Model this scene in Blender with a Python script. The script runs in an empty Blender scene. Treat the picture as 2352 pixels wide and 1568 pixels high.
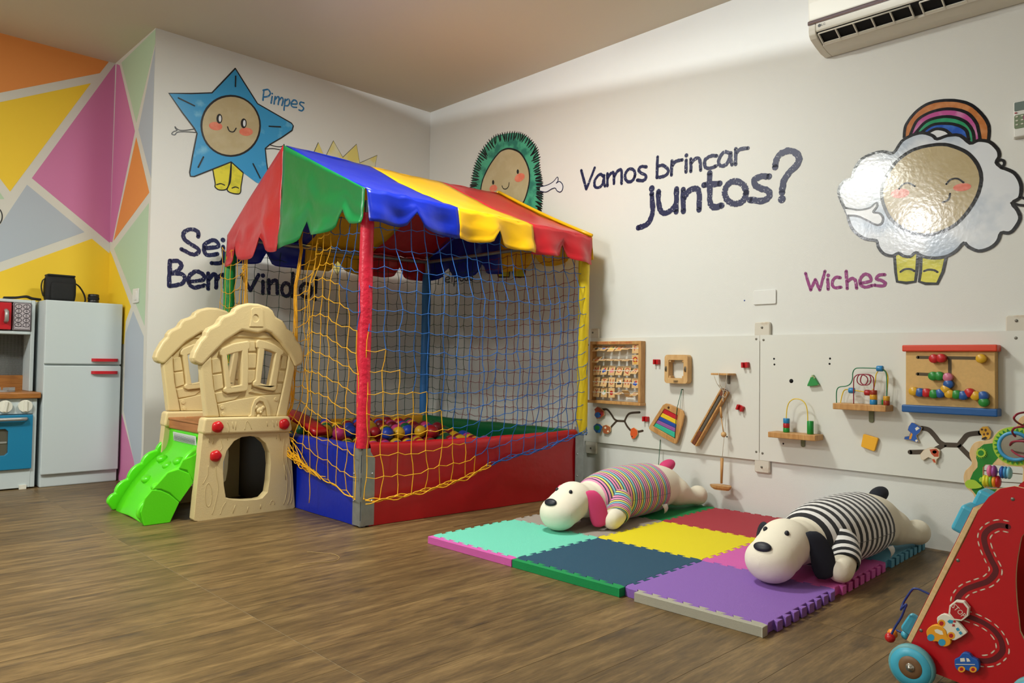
import bpy, bmesh, math, random
from mathutils import Vector, Matrix, noise
from mathutils.geometry import tessellate_polygon
random.seed(7)
PI = math.pi
# ------------------------------------------------------------------ camera
CAM = Vector((-3.556, -4.627, 0.770))
YAW, PITCH, ROLL, FPX = math.radians(-44.112), math.radians(1.634), math.radians(0.886), 1712.76
_F = Vector((-math.sin(YAW)*math.cos(PITCH), math.cos(YAW)*math.cos(PITCH), math.sin(PITCH)))
_R0 = Vector((math.cos(YAW), math.sin(YAW), 0)); _U0 = _R0.cross(_F)
_R = _R0*math.cos(ROLL) + _U0*math.sin(ROLL); _U = -_R0*math.sin(ROLL) + _U0*math.cos(ROLL)
sc = bpy.context.scene
COL = sc.collection
cam_data = bpy.data.cameras.new('camera'); cam = bpy.data.objects.new('camera', cam_data); COL.objects.link(cam)
cam_data.sensor_width = 36.0; cam_data.lens = FPX/2352*36.0; cam_data.clip_start = 0.05
cam.matrix_world = Matrix(((_R.x,_U.x,-_F.x,CAM.x),(_R.y,_U.y,-_F.y,CAM.y),(_R.z,_U.z,-_F.z,CAM.z),(0,0,0,1)))
sc.camera = cam
# ------------------------------------------------------------------ world, lamps, exposure
world = bpy.data.worlds.new('world'); sc.world = world; world.use_nodes = True
world.node_tree.nodes['Background'].inputs[0].default_value = (0.85, 0.92, 1.0, 1)
world.node_tree.nodes['Background'].inputs[1].default_value = 0.3
sc.view_settings.view_transform = 'Standard'; sc.view_settings.look = 'None'
sc.view_settings.gamma = 1.0; sc.view_settings.use_curve_mapping = False
sc.view_settings.exposure = 0.04
ROOM_H = 2.722
def ceiling_light(x, y, w, d, power, col=(1.0, 0.95, 0.87), spread=180):
    l = bpy.data.lights.new('ceiling_light', 'AREA'); l.shape = 'RECTANGLE'; l.size = w; l.size_y = d
    l.energy = power; l.color = col; l.spread = math.radians(spread)
    o = bpy.data.objects.new('ceiling_light', l); COL.objects.link(o)
    o.location = (x, y, ROOM_H-0.03); return o
LAMP = (0.975, 1.0, 0.93)
ceiling_light(-1.60, -2.05, 0.35, 0.35, 50, LAMP)
ceiling_light(-4.30, -1.70, 0.50, 0.50, 88, LAMP)
for bx_, by_, pw0 in ((-6.30, -1.56, 75), (-6.30, -0.80, 30)):          # round bulbs at the far end of the room
    l = bpy.data.lights.new('bulb', 'POINT'); l.energy = pw0; l.shadow_soft_size = .085; l.color = (.96, .98, 1.0)
    o = bpy.data.objects.new('bulb', l); COL.objects.link(o); o.location = (bx_, by_, ROOM_H-.16)
ceiling_light(-4.30, -4.40, 0.50, 0.50, 18, LAMP)
# added lamp; an added unseen box shapes its band on the right wall
BAND_B = Vector((-2.40, -2.50, 2.664)); BAND_E = Vector((0, -2.24, -.214)).normalized(); BAND_G = Vector((0, -.76, 2.57))-BAND_B; BAND_G = (BAND_G-BAND_E*BAND_G.dot(BAND_E)).normalized()
band_l = bpy.data.lights.new('added_band_lamp', 'POINT'); band_l.energy = 125; band_l.shadow_soft_size = .006; band_l.color = (.93, .98, 1.0)
band_o = bpy.data.objects.new('added_band_lamp', band_l); COL.objects.link(band_o); band_o.location = BAND_B
# ------------------------------------------------------------------ measuring helpers: where a sight line meets a wall, the floor or any upright plane of the room
def sight(px, py): return _F + _R*((px-1176)/FPX) - _U*((py-784)/FPX)
def on_x(px, py, c=0.0):
    d = sight(px, py); return CAM + d*((c-CAM.x)/d.x)
def on_y(px, py, c=0.0):
    d = sight(px, py); return CAM + d*((c-CAM.y)/d.y)
def on_z(px, py, c=0.0):
    d = sight(px, py); return CAM + d*((c-CAM.z)/d.z)
# ------------------------------------------------------------------ materials
def srgb(r, g, b):
    f = lambda c: (c/255/12.92) if c/255 <= 0.04045 else ((c/255+0.055)/1.055)**2.4
    return (f(r), f(g), f(b))
MATS = {}
def mat(name, rgb, rough=0.5, spec=0.5, metal=0.0, var=0.0, vscale=8.0, rgb2=None, lo=0.35, hi=0.65, bump=0.0, bscale=60.0, coat=0.0, sss=0.0, trans=0.0, detail=4.0):
    """plain or noise-mottled principled material"""
    if name in MATS: return MATS[name]
    m = bpy.data.materials.new(name); m.use_nodes = True; nt = m.node_tree; b = nt.nodes['Principled BSDF']
    b.inputs['Roughness'].default_value = rough; b.inputs['Specular IOR Level'].default_value = spec; b.inputs['Metallic'].default_value = metal
    b.inputs['Coat Weight'].default_value = coat; b.inputs['Coat Roughness'].default_value = 0.15
    if sss: b.inputs['Subsurface Weight'].default_value = sss; b.inputs['Subsurface Radius'].default_value = (0.01, 0.01, 0.01)
    if trans: b.inputs['Transmission Weight'].default_value = trans
    c1 = (*rgb, 1); b.inputs['Base Color'].default_value = c1
    if var or rgb2:
        tc = nt.nodes.new('ShaderNodeTexCoord'); n = nt.nodes.new('ShaderNodeTexNoise'); n.inputs['Scale'].default_value = vscale; n.inputs['Detail'].default_value = detail
        cr = nt.nodes.new('ShaderNodeValToRGB'); cr.color_ramp.elements[0].position = lo; cr.color_ramp.elements[1].position = hi
        cr.color_ramp.elements[0].color = c1
        cr.color_ramp.elements[1].color = (*rgb2, 1) if rgb2 else (*[min(1, c*(1+var)) for c in rgb], 1)
        nt.links.new(tc.outputs['Object'], n.inputs['Vector']); nt.links.new(n.outputs['Fac'], cr.inputs['Fac']); nt.links.new(cr.outputs['Color'], b.inputs['Base Color'])
    if bump:
        tc = nt.nodes.new('ShaderNodeTexCoord'); n = nt.nodes.new('ShaderNodeTexNoise'); n.inputs['Scale'].default_value = bscale; n.inputs['Detail'].default_value = 3
        bp = nt.nodes.new('ShaderNodeBump'); bp.inputs['Strength'].default_value = bump; bp.inputs['Distance'].default_value = 0.01
        nt.links.new(tc.outputs['Object'], n.inputs['Vector']); nt.links.new(n.outputs['Fac'], bp.inputs['Height']); nt.links.new(bp.outputs['Normal'], b.inputs['Normal'])
    MATS[name] = m; return m
def smat(name, r, g, b, rough=0.5, **k):
    if name in MATS: return MATS[name]
    if 'rgb2' in k: k['rgb2'] = srgb(*k['rgb2'])
    return mat(name, srgb(r, g, b), rough, **k)
def wood_mat(name, c1, c2, scale=(1, 12, 12), rough=0.5):
    if name in MATS: return MATS[name]
    m = bpy.data.materials.new(name); m.use_nodes = True; nt = m.node_tree; b = nt.nodes['Principled BSDF']; b.inputs['Roughness'].default_value = rough
    tc = nt.nodes.new('ShaderNodeTexCoord'); mp = nt.nodes.new('ShaderNodeMapping'); mp.inputs['Scale'].default_value = scale
    n = nt.nodes.new('ShaderNodeTexNoise'); n.inputs['Scale'].default_value = 6; n.inputs['Detail'].default_value = 6; n.inputs['Distortion'].default_value = 0.6
    cr = nt.nodes.new('ShaderNodeValToRGB'); cr.color_ramp.elements[0].position = .3; cr.color_ramp.elements[1].position = .7
    cr.color_ramp.elements[0].color = (*srgb(*c1), 1); cr.color_ramp.elements[1].color = (*srgb(*c2), 1)
    nt.links.new(tc.outputs['Object'], mp.inputs['Vector']); nt.links.new(mp.outputs['Vector'], n.inputs['Vector']); nt.links.new(n.outputs['Fac'], cr.inputs['Fac']); nt.links.new(cr.outputs['Color'], b.inputs['Base Color'])
    MATS[name] = m; return m
# ------------------------------------------------------------------ mesh builder
class MB:
    def __init__(s): s.v = []; s.f = []; s.sm = []
    def add(s, vs, fs, smooth=False):
        o = len(s.v); s.v += [tuple(v) for v in vs]; s.f += [tuple(i+o for i in f) for f in fs]; s.sm += [smooth]*len(fs); return s
    def box(s, c, d, rot=None, taper=None):
        x, y, z = d[0]/2, d[1]/2, d[2]/2
        vs = [Vector((sx*x, sy*y, sz*z)) for sz in (-1, 1) for sy in (-1, 1) for sx in (-1, 1)]
        if taper: vs = [Vector((v.x*(taper if v.z > 0 else 1), v.y*(taper if v.z > 0 else 1), v.z)) for v in vs]
        if rot is not None: vs = [rot @ v for v in vs]
        vs = [v + Vector(c) for v in vs]
        return s.add(vs, [(0,2,3,1),(4,5,7,6),(0,1,5,4),(2,6,7,3),(0,4,6,2),(1,3,7,5)])
    def span(s, a, b): return s.box([(a[i]+b[i])/2 for i in range(3)], [abs(b[i]-a[i]) for i in range(3)])
    def rbox(s, c, d, r=0.005, n=3, rot=None, axis=2):
        """box whose outline across the given axis has rounded corners and chamfered rims"""
        a, b = [i for i in range(3) if i != axis]
        w, h, t = d[a]/2, d[b]/2, d[axis]/2
        r = min(r, w*.98, h*.98); ch = min(r*.45, t*.5)
        def ring(inset):
            out = []
            for k, (cx, cy) in enumerate(((w-r, h-r), (-w+r, h-r), (-w+r, -h+r), (w-r, -h+r))):
                for j in range(n+1):
                    an = PI/2*(k + j/n); out.append((cx+(r-inset)*math.cos(an), cy+(r-inset)*math.sin(an)))
            return out
        vs = []; m = 4*(n+1)
        for zz, ins in ((-t, ch), (-t+ch, 0), (t-ch, 0), (t, ch)):
            for p in ring(ins):
                q = [0, 0, 0]; q[a] = p[0]; q[b] = p[1]; q[axis] = zz; vs.append(Vector(q))
        fs = [(k*m+i, k*m+(i+1) % m, (k+1)*m+(i+1) % m, (k+1)*m+i) for k in range(3) for i in range(m)]
        fs += [tuple(reversed(range(m))), tuple(range(3*m, 4*m))]
        if axis == 1: fs = [tuple(reversed(f)) for f in fs]
        if rot is not None: vs = [rot @ v for v in vs]
        return s.add([v+Vector(c) for v in vs], fs)
    def cyl(s, p, q, r, r2=None, n=16, caps=True, smooth=True):
        p, q = Vector(p), Vector(q); r2 = r if r2 is None else r2
        ax = (q-p).normalized(); a = ax.orthogonal().normalized(); b = ax.cross(a)
        vs = [c + (a*math.cos(2*PI*i/n) + b*math.sin(2*PI*i/n))*rr for c, rr in ((p, r), (q, r2)) for i in range(n)]
        s.add(vs, [(i, (i+1) % n, n+(i+1) % n, n+i) for i in range(n)], smooth)
        if caps: s.add(vs, [tuple(reversed(range(n))), tuple(range(n, 2*n))])
        return s
    def tube(s, pts, r, n=6, closed=False, rads=None, smooth=True, caps=True):
        pts = [Vector(p) for p in pts]; m = len(pts); vs = []
        up = None
        for i, p in enumerate(pts):
            if closed: t = pts[(i+1) % m]-pts[i-1]
            else: t = pts[min(i+1, m-1)]-pts[max(i-1, 0)]
            if t.length < 1e-9: t = Vector((0, 0, 1))
            t.normalize()
            if up is None: up = t.orthogonal().normalized()
            up = up - t*up.dot(t)
            if up.length < 1e-6: up = t.orthogonal()
            up.normalize(); b = t.cross(up); rr = rads[i] if rads else r
            vs += [p + (up*math.cos(2*PI*k/n) + b*math.sin(2*PI*k/n))*rr for k in range(n)]
        fs = []
        for i in range(m if closed else m-1):
            j = (i+1) % m
            fs += [(i*n+k, i*n+(k+1) % n, j*n+(k+1) % n, j*n+k) for k in range(n)]
        if not closed and caps: fs += [tuple(reversed(range(n))), tuple(range((m-1)*n, m*n))]
        return s.add(vs, fs, smooth)
    def lathe(s, prof, c=(0, 0, 0), n=24, axis=2, smooth=True):
        vs = []
        for r, h in prof:
            for k in range(n):
                an = 2*PI*k/n; q = [r*math.cos(an), r*math.sin(an), h]
                if axis == 0: q = [q[2], q[0], q[1]]
                elif axis == 1: q = [q[1], q[2], q[0]]
                vs.append(Vector(q)+Vector(c))
        m = len(prof); fs = [(i*n+k, i*n+(k+1) % n, (i+1)*n+(k+1) % n, (i+1)*n+k) for i in range(m-1) for k in range(n)]
        s.add(vs, fs, smooth)
        o = len(s.v)-len(vs)
        for i in (0, m-1):
            if prof[i][0] > 1e-6: s.f.append(tuple(o+i*n+k for k in (reversed(range(n)) if i == 0 else range(n)))); s.sm.append(False)
        return s
    def ball(s, c, r, n=16, m=10, sc_=(1, 1, 1), rot=None):
        vs = []
        for j in range(m+1):
            th = PI*j/m
            for k in range(n):
                an = 2*PI*k/n; v = Vector((math.sin(th)*math.cos(an)*r*sc_[0], math.sin(th)*math.sin(an)*r*sc_[1], math.cos(th)*r*sc_[2]))
                if rot is not None: v = rot @ v
                vs.append(v+Vector(c))
        return s.add(vs, [(j*n+k, (j+1)*n+k, (j+1)*n+(k+1) % n, j*n+(k+1) % n) for j in range(m) for k in range(n)], True)
    def prism(s, poly, z0, z1, holes=(), bev=0.0):
        """polygon in local XY, extruded z0..z1; z1 rim chamfered by bev (no holes chamfer)"""
        def area(P): return sum(P[i][0]*P[(i+1) % len(P)][1]-P[(i+1) % len(P)][0]*P[i][1] for i in range(len(P)))/2
        if area(poly) < 0: poly = poly[::-1]
        holes = [h if area(h) < 0 else h[::-1] for h in holes]
        loops = [poly]+list(holes); flat = [p for L in loops for p in L]
        tris = tessellate_polygon([[Vector((x, y, 0)) for x, y in L] for L in loops])
        def up(t):
            a, b, c = (flat[i] for i in t); return (b[0]-a[0])*(c[1]-a[1])-(c[0]-a[0])*(b[1]-a[1]) > 0
        tris = [t if up(t) else (t[0], t[2], t[1]) for t in tris]
        o = 0; N = len(flat)
        if not holes: tris = [tuple(range(N))]
        rv = lambda t: tuple(reversed(t))
        if bev:
            insf = []
            for L in loops: insf += inset_poly(L, bev)
            vs = [(x, y, z0) for x, y in flat]+[(x, y, z1-bev) for x, y in flat]+[(x, y, z1) for x, y in insf]
            fs = [rv(t) for t in tris]+[tuple(i+2*N for i in t) for t in tris]
            for L in loops:
                n = len(L)
                for k in range(2):
                    fs += [(o+k*N+i, o+k*N+(i+1) % n, o+(k+1)*N+(i+1) % n, o+(k+1)*N+i) for i in range(n)]
                o += n
        else:
            vs = [(x, y, z0) for x, y in flat]+[(x, y, z1) for x, y in flat]
            fs = [rv(t) for t in tris]+[tuple(i+N for i in t) for t in tris]
            for L in loops:
                n = len(L); fs += [(o+i, o+(i+1) % n, o+N+(i+1) % n, o+N+i) for i in range(n)]; o += n
        return s.add(vs, fs)
    def face(s, poly, z=0.0):
        tris = tessellate_polygon([[Vector((x, y, 0)) for x, y in poly]]); out = []
        for t in tris:
            a, b, c = (poly[i] for i in t)
            out.append(t if (b[0]-a[0])*(c[1]-a[1])-(c[0]-a[0])*(b[1]-a[1]) > 0 else (t[0], t[2], t[1]))
        return s.add([(x, y, z) for x, y in poly], out)
    def sheet(s, rows, smooth=True, closed=False):
        """grid of points"""
        m, n = len(rows), len(rows[0]); vs = [p for r in rows for p in r]; fs = []
        for i in range(m-1):
            for k in range(n if closed else n-1):
                fs.append((i*n+k, i*n+(k+1) % n, (i+1)*n+(k+1) % n, (i+1)*n+k))
        return s.add(vs, fs, smooth)
    def xf(s, M): s.v = [tuple(M @ Vector(v)) for v in s.v]; return s
    def mesh(s, name):
        me = bpy.data.meshes.new(name); me.from_pydata(s.v, [], s.f); me.polygons.foreach_set('use_smooth', s.sm); me.update(); return me
    def build(s, name, m=None, parent=None, M=None):
        me = s.mesh(name)
        if m is not None: me.materials.append(m)
        return link(name, me, parent, M)
def inset_poly(L, d):
    n = len(L); out = []
    for i in range(n):
        p, q, r = Vector(L[i-1]), Vector(L[i]), Vector(L[(i+1) % n])
        e1, e2 = (q-p), (r-q)
        if e1.length < 1e-9 or e2.length < 1e-9: out.append(tuple(q)); continue
        e1.normalize(); e2.normalize(); n1, n2 = Vector((-e1.y, e1.x)), Vector((-e2.y, e2.x)); b = n1+n2
        k = b.dot(n1); b = b/(k if abs(k) > .35 else .35*(1 if k >= 0 else -1)); out.append(tuple(q+b*d))
    return out
def link(name, me, parent=None, M=None):
    o = bpy.data.objects.new(name, me); COL.objects.link(o)
    if parent is not None: o.parent = parent
    if M is not None: o.matrix_local = M
    return o
def tag(o, label=None, cat=None, group=None, kind=None):
    if label: o['label'] = label
    if cat: o['category'] = cat
    if group: o['group'] = group
    if kind: o['kind'] = kind
    return o
def thing(name, label, cat, M=None, group=None):
    o = bpy.data.objects.new(name, None); o.empty_display_size = 0.05; COL.objects.link(o)
    if M is not None: o.matrix_world = M
    return tag(o, label, cat, group)
def struct(o): o['kind'] = 'structure'; return o
def bevel(o, w=0.004, seg=2, angle=40):
    md = o.modifiers.new('bevel', 'BEVEL'); md.width = w; md.segments = seg; md.limit_method = 'ANGLE'; md.angle_limit = math.radians(angle)
    return o
def copy_tree(o, parent=None):
    c = o.copy(); COL.objects.link(c)
    if parent is not None: c.parent = parent
    for ch in list(o.children): copy_tree(ch, c)
    return c
def smooth_line(P, k=6, closed=False):
    """Catmull-Rom through the points"""
    n = len(P); out = []
    if n < 3: return [tuple(p) for p in P]
    seg = range(n) if closed else range(n-1)
    g = lambda i: Vector(P[i % n]) if closed else Vector(P[max(0, min(n-1, i))])
    for i in seg:
        a, b, c, d = g(i-1), g(i), g(i+1), g(i+2)
        for j in range(k):
            t = j/k; out.append(tuple(0.5*((2*b)+(c-a)*t+(2*a-5*b+4*c-d)*t*t+(3*b-a-3*c+d)*t**3)))
    if not closed: out.append(tuple(P[-1]))
    return out
def ellipse(cx, cy, rx, ry, n=28, a0=0.0):
    c, s_ = math.cos(a0), math.sin(a0)
    return [(cx+rx*math.cos(t)*c-ry*math.sin(t)*s_, cy+rx*math.cos(t)*s_+ry*math.sin(t)*c) for t in (2*PI*i/n for i in range(n))]
def ribbon(mb, pts, w, z=0.0, jit=0.0, closed=False, taper=0.0):
    """flat brush stroke in the local XY plane"""
    P = [Vector(p) for p in pts]; n = len(P); L = []; Rr = []
    for i in range(n):
        t = (P[(i+1) % n]-P[i-1]) if closed else (P[min(i+1, n-1)]-P[max(i-1, 0)])
        if t.length < 1e-9: t = Vector((1, 0))
        t.normalize(); nn = Vector((-t.y, t.x))
        e = 1.0
        if taper and not closed: e = min(1.0, taper+2.5*min(i, n-1-i)/max(1, n-1))
        L.append(P[i]+nn*w/2*e*(1+jit*(random.random()*2-1))); Rr.append(P[i]-nn*w/2*e*(1+jit*(random.random()*2-1)))
    vs = [(p.x, p.y, z) for p in Rr]+[(p.x, p.y, z) for p in L]
    fs = [(i, (i+1) % n, n+(i+1) % n, n+i) for i in range(n if closed else n-1)]
    mb.add(vs, fs)
    if not closed and not taper:
        for i in (0, n-1): mb.face(ellipse(P[i].x, P[i].y, w/2, w/2, 10), z)
    return mb
# frames of the walls: local x runs right, y up, z out of the wall
def frame(origin, right, out):
    r = Vector(right); o = Vector(out); u = o.cross(r)
    return Matrix(((r.x, u.x, o.x, origin[0]), (r.y, u.y, o.y, origin[1]), (r.z, u.z, o.z, origin[2]), (0, 0, 0, 1)))
def frame_right(y, z, off=0.0): return frame((-off, y, z), (0, -1, 0), (-1, 0, 0))   # on the wall with the air conditioner
def frame_back(x, z, y=0.0): return frame((x, y, z), (1, 0, 0), (0, -1, 0))          # on the wall with the star
def text_mesh(body, size, M=None, ext=0.0):
    c = bpy.data.curves.new('text', 'FONT'); c.body = body; c.size = size; c.align_x = 'CENTER'; c.align_y = 'CENTER'; c.resolution_u = 2; c.extrude = ext
    o = bpy.data.objects.new('text', c); COL.objects.link(o)
    bpy.context.view_layer.update()
    me = bpy.data.meshes.new_from_object(o.evaluated_get(bpy.context.evaluated_depsgraph_get()))
    bpy.data.objects.remove(o); bpy.data.curves.remove(c)
    if M is not None: me.transform(M)
    return me
# ================================================================== the room
XL, YF, YK, XC = -7.6, -6.6, 0.762, -2.0505       # far left wall, wall behind, kitchen wall, outer corner of the star wall
M_wall = smat('wall_white', 222, 222, 217, .55, bump=.06, bscale=220)
M_wallpaint = smat('wall_cream_paint', 214, 212, 203, .6, bump=.05, bscale=220)
M_ceil = smat('ceiling_paint', 212, 207, 190, .8, bump=.03, bscale=90)
def slab(name, a, b, m): return struct(MB().span(a, b).build(name, m))
slab('wall_back', (XC, 0, 0), (0.1, YK+.1, ROOM_H), M_wall)
slab('wall_right', (0, YF-.1, 0), (0.1, -0.0005, ROOM_H), M_wall)
wall_left = slab('wall_left', (XL-.1, YK, 0), (XC-.0005, YK+.1, ROOM_H), M_wallpaint)
slab('wall_front', (XL-.1, YF-.1, 0), (-.0005, YF, ROOM_H), M_wall)
slab('wall_side', (XL-.1, YF+.0005, 0), (XL, YK-.0005, ROOM_H), M_wall)
slab('ceiling', (XL-.1, YF-.1, ROOM_H), (.1, YK+.1, ROOM_H+.1), M_ceil)
def add_light_box():  # unseen box added to cut the added lamp's light to a straight-edged band
    B, e, g = BAND_B, BAND_E, BAND_G; mb = MB(); k, hw, bk = .26, .75, .12; dn = Vector((0, 0, -.10))
    F0, F1, K0, K1 = B+g*k-e*hw, B+g*k+e*hw, B-g*bk-e*hw, B-g*bk+e*hw
    zt = ROOM_H-.004; U = lambda p: Vector((p.x, p.y, zt))
    quads = [(F0, F1, F1+dn, F0+dn), (F0+dn, F1+dn, K1+dn, K0+dn), (K0+dn, K1+dn, U(K1), U(K0)), (F0+dn, K0+dn, U(K0), U(F0)), (F1+dn, K1+dn, U(K1), U(F1)), (U(F0), U(F1), U(K1), U(K0))]
    for q in quads: mb.add(q, [(0, 1, 2, 3)])
    o = mb.build('added_light_box_1', smat('light_box_dark', 60, 58, 55, .8)); md = o.modifiers.new('thickness', 'SOLIDIFY'); md.thickness = .003; md.offset = 0
    return struct(o)
add_light_box()
wall_return = struct(MB().span((XC-.002, 0.0005, 0), (XC-.0003, YK-.0005, ROOM_H)).build('wall_return', M_wallpaint))
# --- floor: wood-look planks laid along X, ends in line
def plank_material():
    m = bpy.data.materials.new('floor_plank'); m.use_nodes = True; nt = m.node_tree; b = nt.nodes['Principled BSDF']; N = nt.nodes.new; Lk = nt.links.new
    tc = N('ShaderNodeTexCoord'); oi = N('ShaderNodeObjectInfo')
    add = N('ShaderNodeVectorMath'); add.operation = 'MULTIPLY_ADD'
    comb = N('ShaderNodeCombineXYZ')
    for i in range(3): Lk(oi.outputs['Random'], comb.inputs[i])
    add.inputs[1].default_value = (1, 1, 1)
    sc_ = N('ShaderNodeVectorMath'); sc_.operation = 'SCALE'; sc_.inputs['Scale'].default_value = 37.0
    Lk(comb.outputs[0], sc_.inputs[0]); Lk(tc.outputs['Object'], add.inputs[0]); Lk(sc_.outputs[0], add.inputs[2])
    mp = N('ShaderNodeMapping'); mp.inputs['Scale'].default_value = (1.3, 9, 1); Lk(add.outputs[0], mp.inputs['Vector'])
    n1 = N('ShaderNodeTexNoise'); n1.inputs['Scale'].default_value = 2.6; n1.inputs['Detail'].default_value = 9; n1.inputs['Roughness'].default_value = .74; n1.inputs['Distortion'].default_value = .15; Lk(mp.outputs[0], n1.inputs['Vector'])
    cr = N('ShaderNodeValToRGB'); e = cr.color_ramp.elements; e[0].position = .27; e[0].color = (*srgb(64, 49, 29), 1); e[1].position = .76; e[1].color = (*srgb(152, 124, 80), 1)
    k = e.new(.5); k.color = (*srgb(110, 87, 53), 1); Lk(n1.outputs['Fac'], cr.inputs['Fac'])
    # dark knots and smudges
    mp2 = N('ShaderNodeMapping'); mp2.inputs['Scale'].default_value = (3.2, 11, 1); Lk(add.outputs[0], mp2.inputs['Vector'])
    n2 = N('ShaderNodeTexNoise'); n2.inputs['Scale'].default_value = 1.6; n2.inputs['Detail'].default_value = 5; Lk(mp2.outputs[0], n2.inputs['Vector'])
    r2 = N('ShaderNodeValToRGB'); r2.color_ramp.elements[0].position = .60; r2.color_ramp.elements[1].position = .74; r2.color_ramp.elements[1].color = (.75, .75, .75, 1); r2.color_ramp.elements[0].color = (0, 0, 0, 1); Lk(n2.outputs['Fac'], r2.inputs['Fac'])
    mx = N('ShaderNodeMix'); mx.data_type = 'RGBA'; Lk(r2.outputs['Color'], mx.inputs[0]); Lk(cr.outputs['Color'], mx.inputs[6]); mx.inputs[7].default_value = (*srgb(62, 50, 38), 1)
    hs = N('ShaderNodeHueSaturation'); mr = N('ShaderNodeMapRange'); mr.inputs[3].default_value = .86; mr.inputs[4].default_value = 1.1
    Lk(oi.outputs['Random'], mr.inputs[0]); Lk(mr.outputs[0], hs.inputs['Value']); Lk(mx.outputs[2], hs.inputs['Color']); Lk(hs.outputs[0], b.inputs['Base Color'])
    mp3 = N('ShaderNodeMapping'); mp3.inputs['Scale'].default_value = (6, 70, 1); Lk(add.outputs[0], mp3.inputs['Vector'])
    n3 = N('ShaderNodeTexNoise'); n3.inputs['Scale'].default_value = 3; n3.inputs['Detail'].default_value = 5; Lk(mp3.outputs[0], n3.inputs['Vector'])
    r3 = N('ShaderNodeMapRange'); r3.inputs[1].default_value = .3; r3.inputs[2].default_value = .7; r3.inputs[3].default_value = .80; r3.inputs[4].default_value = 1.16; Lk(n3.outputs['Fac'], r3.inputs[0])
    hs2 = N('ShaderNodeHueSaturation'); Lk(r3.outputs[0], hs2.inputs['Value']); Lk(hs.outputs[0], hs2.inputs['Color']); Lk(hs2.outputs[0], b.inputs['Base Color'])
    b.inputs['Roughness'].default_value = .42; b.inputs['Specular IOR Level'].default_value = .35
    bp = N('ShaderNodeBump'); bp.inputs['Strength'].default_value = .12; bp.inputs['Distance'].default_value = .004; Lk(n1.outputs['Fac'], bp.inputs['Height']); Lk(bp.outputs[0], b.inputs['Normal'])
    return m
M_plank = plank_material(); M_grout = smat('floor_grout', 140, 124, 96, .8)
floor = struct(MB().span((XL, YF, -.05), (0, YK, -.0007)).build('floor', M_grout))
PLW, PLL = 0.1497, 1.238
plank_mesh = None; x0 = -2.535
rows = int((YK-YF)/PLW)+2
for ci in range(-5, 4):
    xa, xb = max(XL, x0+ci*PLL), min(0, x0+(ci+1)*PLL)
    if xb-xa < .05: continue
    me = MB().box((0, 0, -.003), (xb-xa-.0022, PLW-.0012, .006)).mesh('plank'); me.materials.append(M_plank)
    for r in range(rows):
        y1 = -2.085+PLW*round((YK+2.085)/PLW)-r*PLW; y0 = y1-PLW
        if y0 > YK-.02 or y1 < -5.0: continue
        if xb < -4.2: continue
        me2 = me
        if y1 > YK: me2 = MB().box((0, (YK-y1)/2, -.003), (xb-xa-.0022, PLW-(y1-YK)-.0012, .006)).mesh('plank'); me2.materials.append(M_plank)
        o = link('plank', me2, floor); o.location = ((xa+xb)/2, (y0+y1)/2, 0)
# rest of the floor, away from the view, in one piece of the same print
o = MB().span((XL, -5.0, -.006), (-4.9, YK, 0)).span((XL, YF, -.006), (0, -5.0-PLW, 0)).build('plank_field', M_plank, floor); o['kind'] = 'stuff'
# --- paint on the kitchen wall and on the return
def paint(poly, wallobj, fn, col, name='painted_shape'):
    P = [fn(*p) for p in poly]
    MB().prism([(p[0], p[1]) for p in P], 0, .0006).build(name, smat('paint_%d_%d_%d' % col, *col, .62), wallobj, PAINTM)
def kw(px, py):
    p = on_y(px, py, YK); return (min(p.x, XC-.002), min(max(p.z, 0.002), ROOM_H-.001))
def rw(px, py):
    p = on_x(px, py, XC-.002); return (-min(max(p.y, .0008), YK-.002), min(max(p.z, .002), ROOM_H-.001))
C_or, C_ye, C_pi, C_gr, C_gy = (228, 144, 70), (242, 204, 46), (204, 122, 168), (182, 208, 178), (176, 186, 198)
PAINTM = frame_back(0, 0, YK)
paint([(-300, -5), (250, 139), (229, 168), (0, 213), (-300, 275)], wall_left, kw, C_or)
paint([(-300, 296), (0, 234.5), (209, 191), (23, 440), (0, 410), (-60, 335)], wall_left, kw, C_ye)
paint([(-80, 355), (0, 442), (10, 457), (-40, 458)], wall_left, kw, C_gr)
paint([(268, 147), (300, 147), (300, 600), (255, 558), (73, 409)], wall_left, kw, C_pi)
paint([(62, 424), (194, 533), (0, 602), (-120, 645), (-120, 640), (0, 517)], wall_left, kw, C_gy)
paint([(-120, 668), (0, 624), (211, 548), (253, 582), (300, 600), (300, 800), (-120, 800)], wall_left, kw, C_ye)
PAINTM = frame((XC-.002, 0, 0), (0, -1, 0), (-1, 0, 0))
paint([(279, 144), (360, 65), (359, 97), (313, 282)], wall_return, rw, C_gr)
paint([(360, 103), (347, 410), (318, 298)], wall_return, rw, C_gy)
paint([(268, 147), (275, 150), (310, 301), (258, 556), (250, 556)], wall_return, rw, C_pi)
paint([(313, 315), (343, 442), (261, 553)], wall_return, rw, C_or)
paint([(342, 466), (332, 748), (262, 571)], wall_return, rw, C_gr)
paint([(250, 575), (257, 585), (301, 704), (289, 738), (285, 790), (240, 790)], wall_return, rw, C_ye)
paint([(306, 714), (330, 772), (325, 1033), (318, 1110), (284, 942), (289, 765)], wall_return, rw, C_gy)
paint([(280, 950), (308, 1060), (312, 1110), (270, 1110)], wall_return, rw, C_pi)
# partial drawing at the very left: a black loop
mb = MB(); ribbon(mb, [kw(*p) for p in ellipse(-13, 497, 18, 22, 30)], .006, .001, closed=True)
tag(mb.build('wall_sticker', smat('ink_black', 22, 22, 26, .5), None, frame_back(0, 0, YK-.0006)), 'black looped line drawn on the painted wall at the left edge', 'wall sticker')
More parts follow.
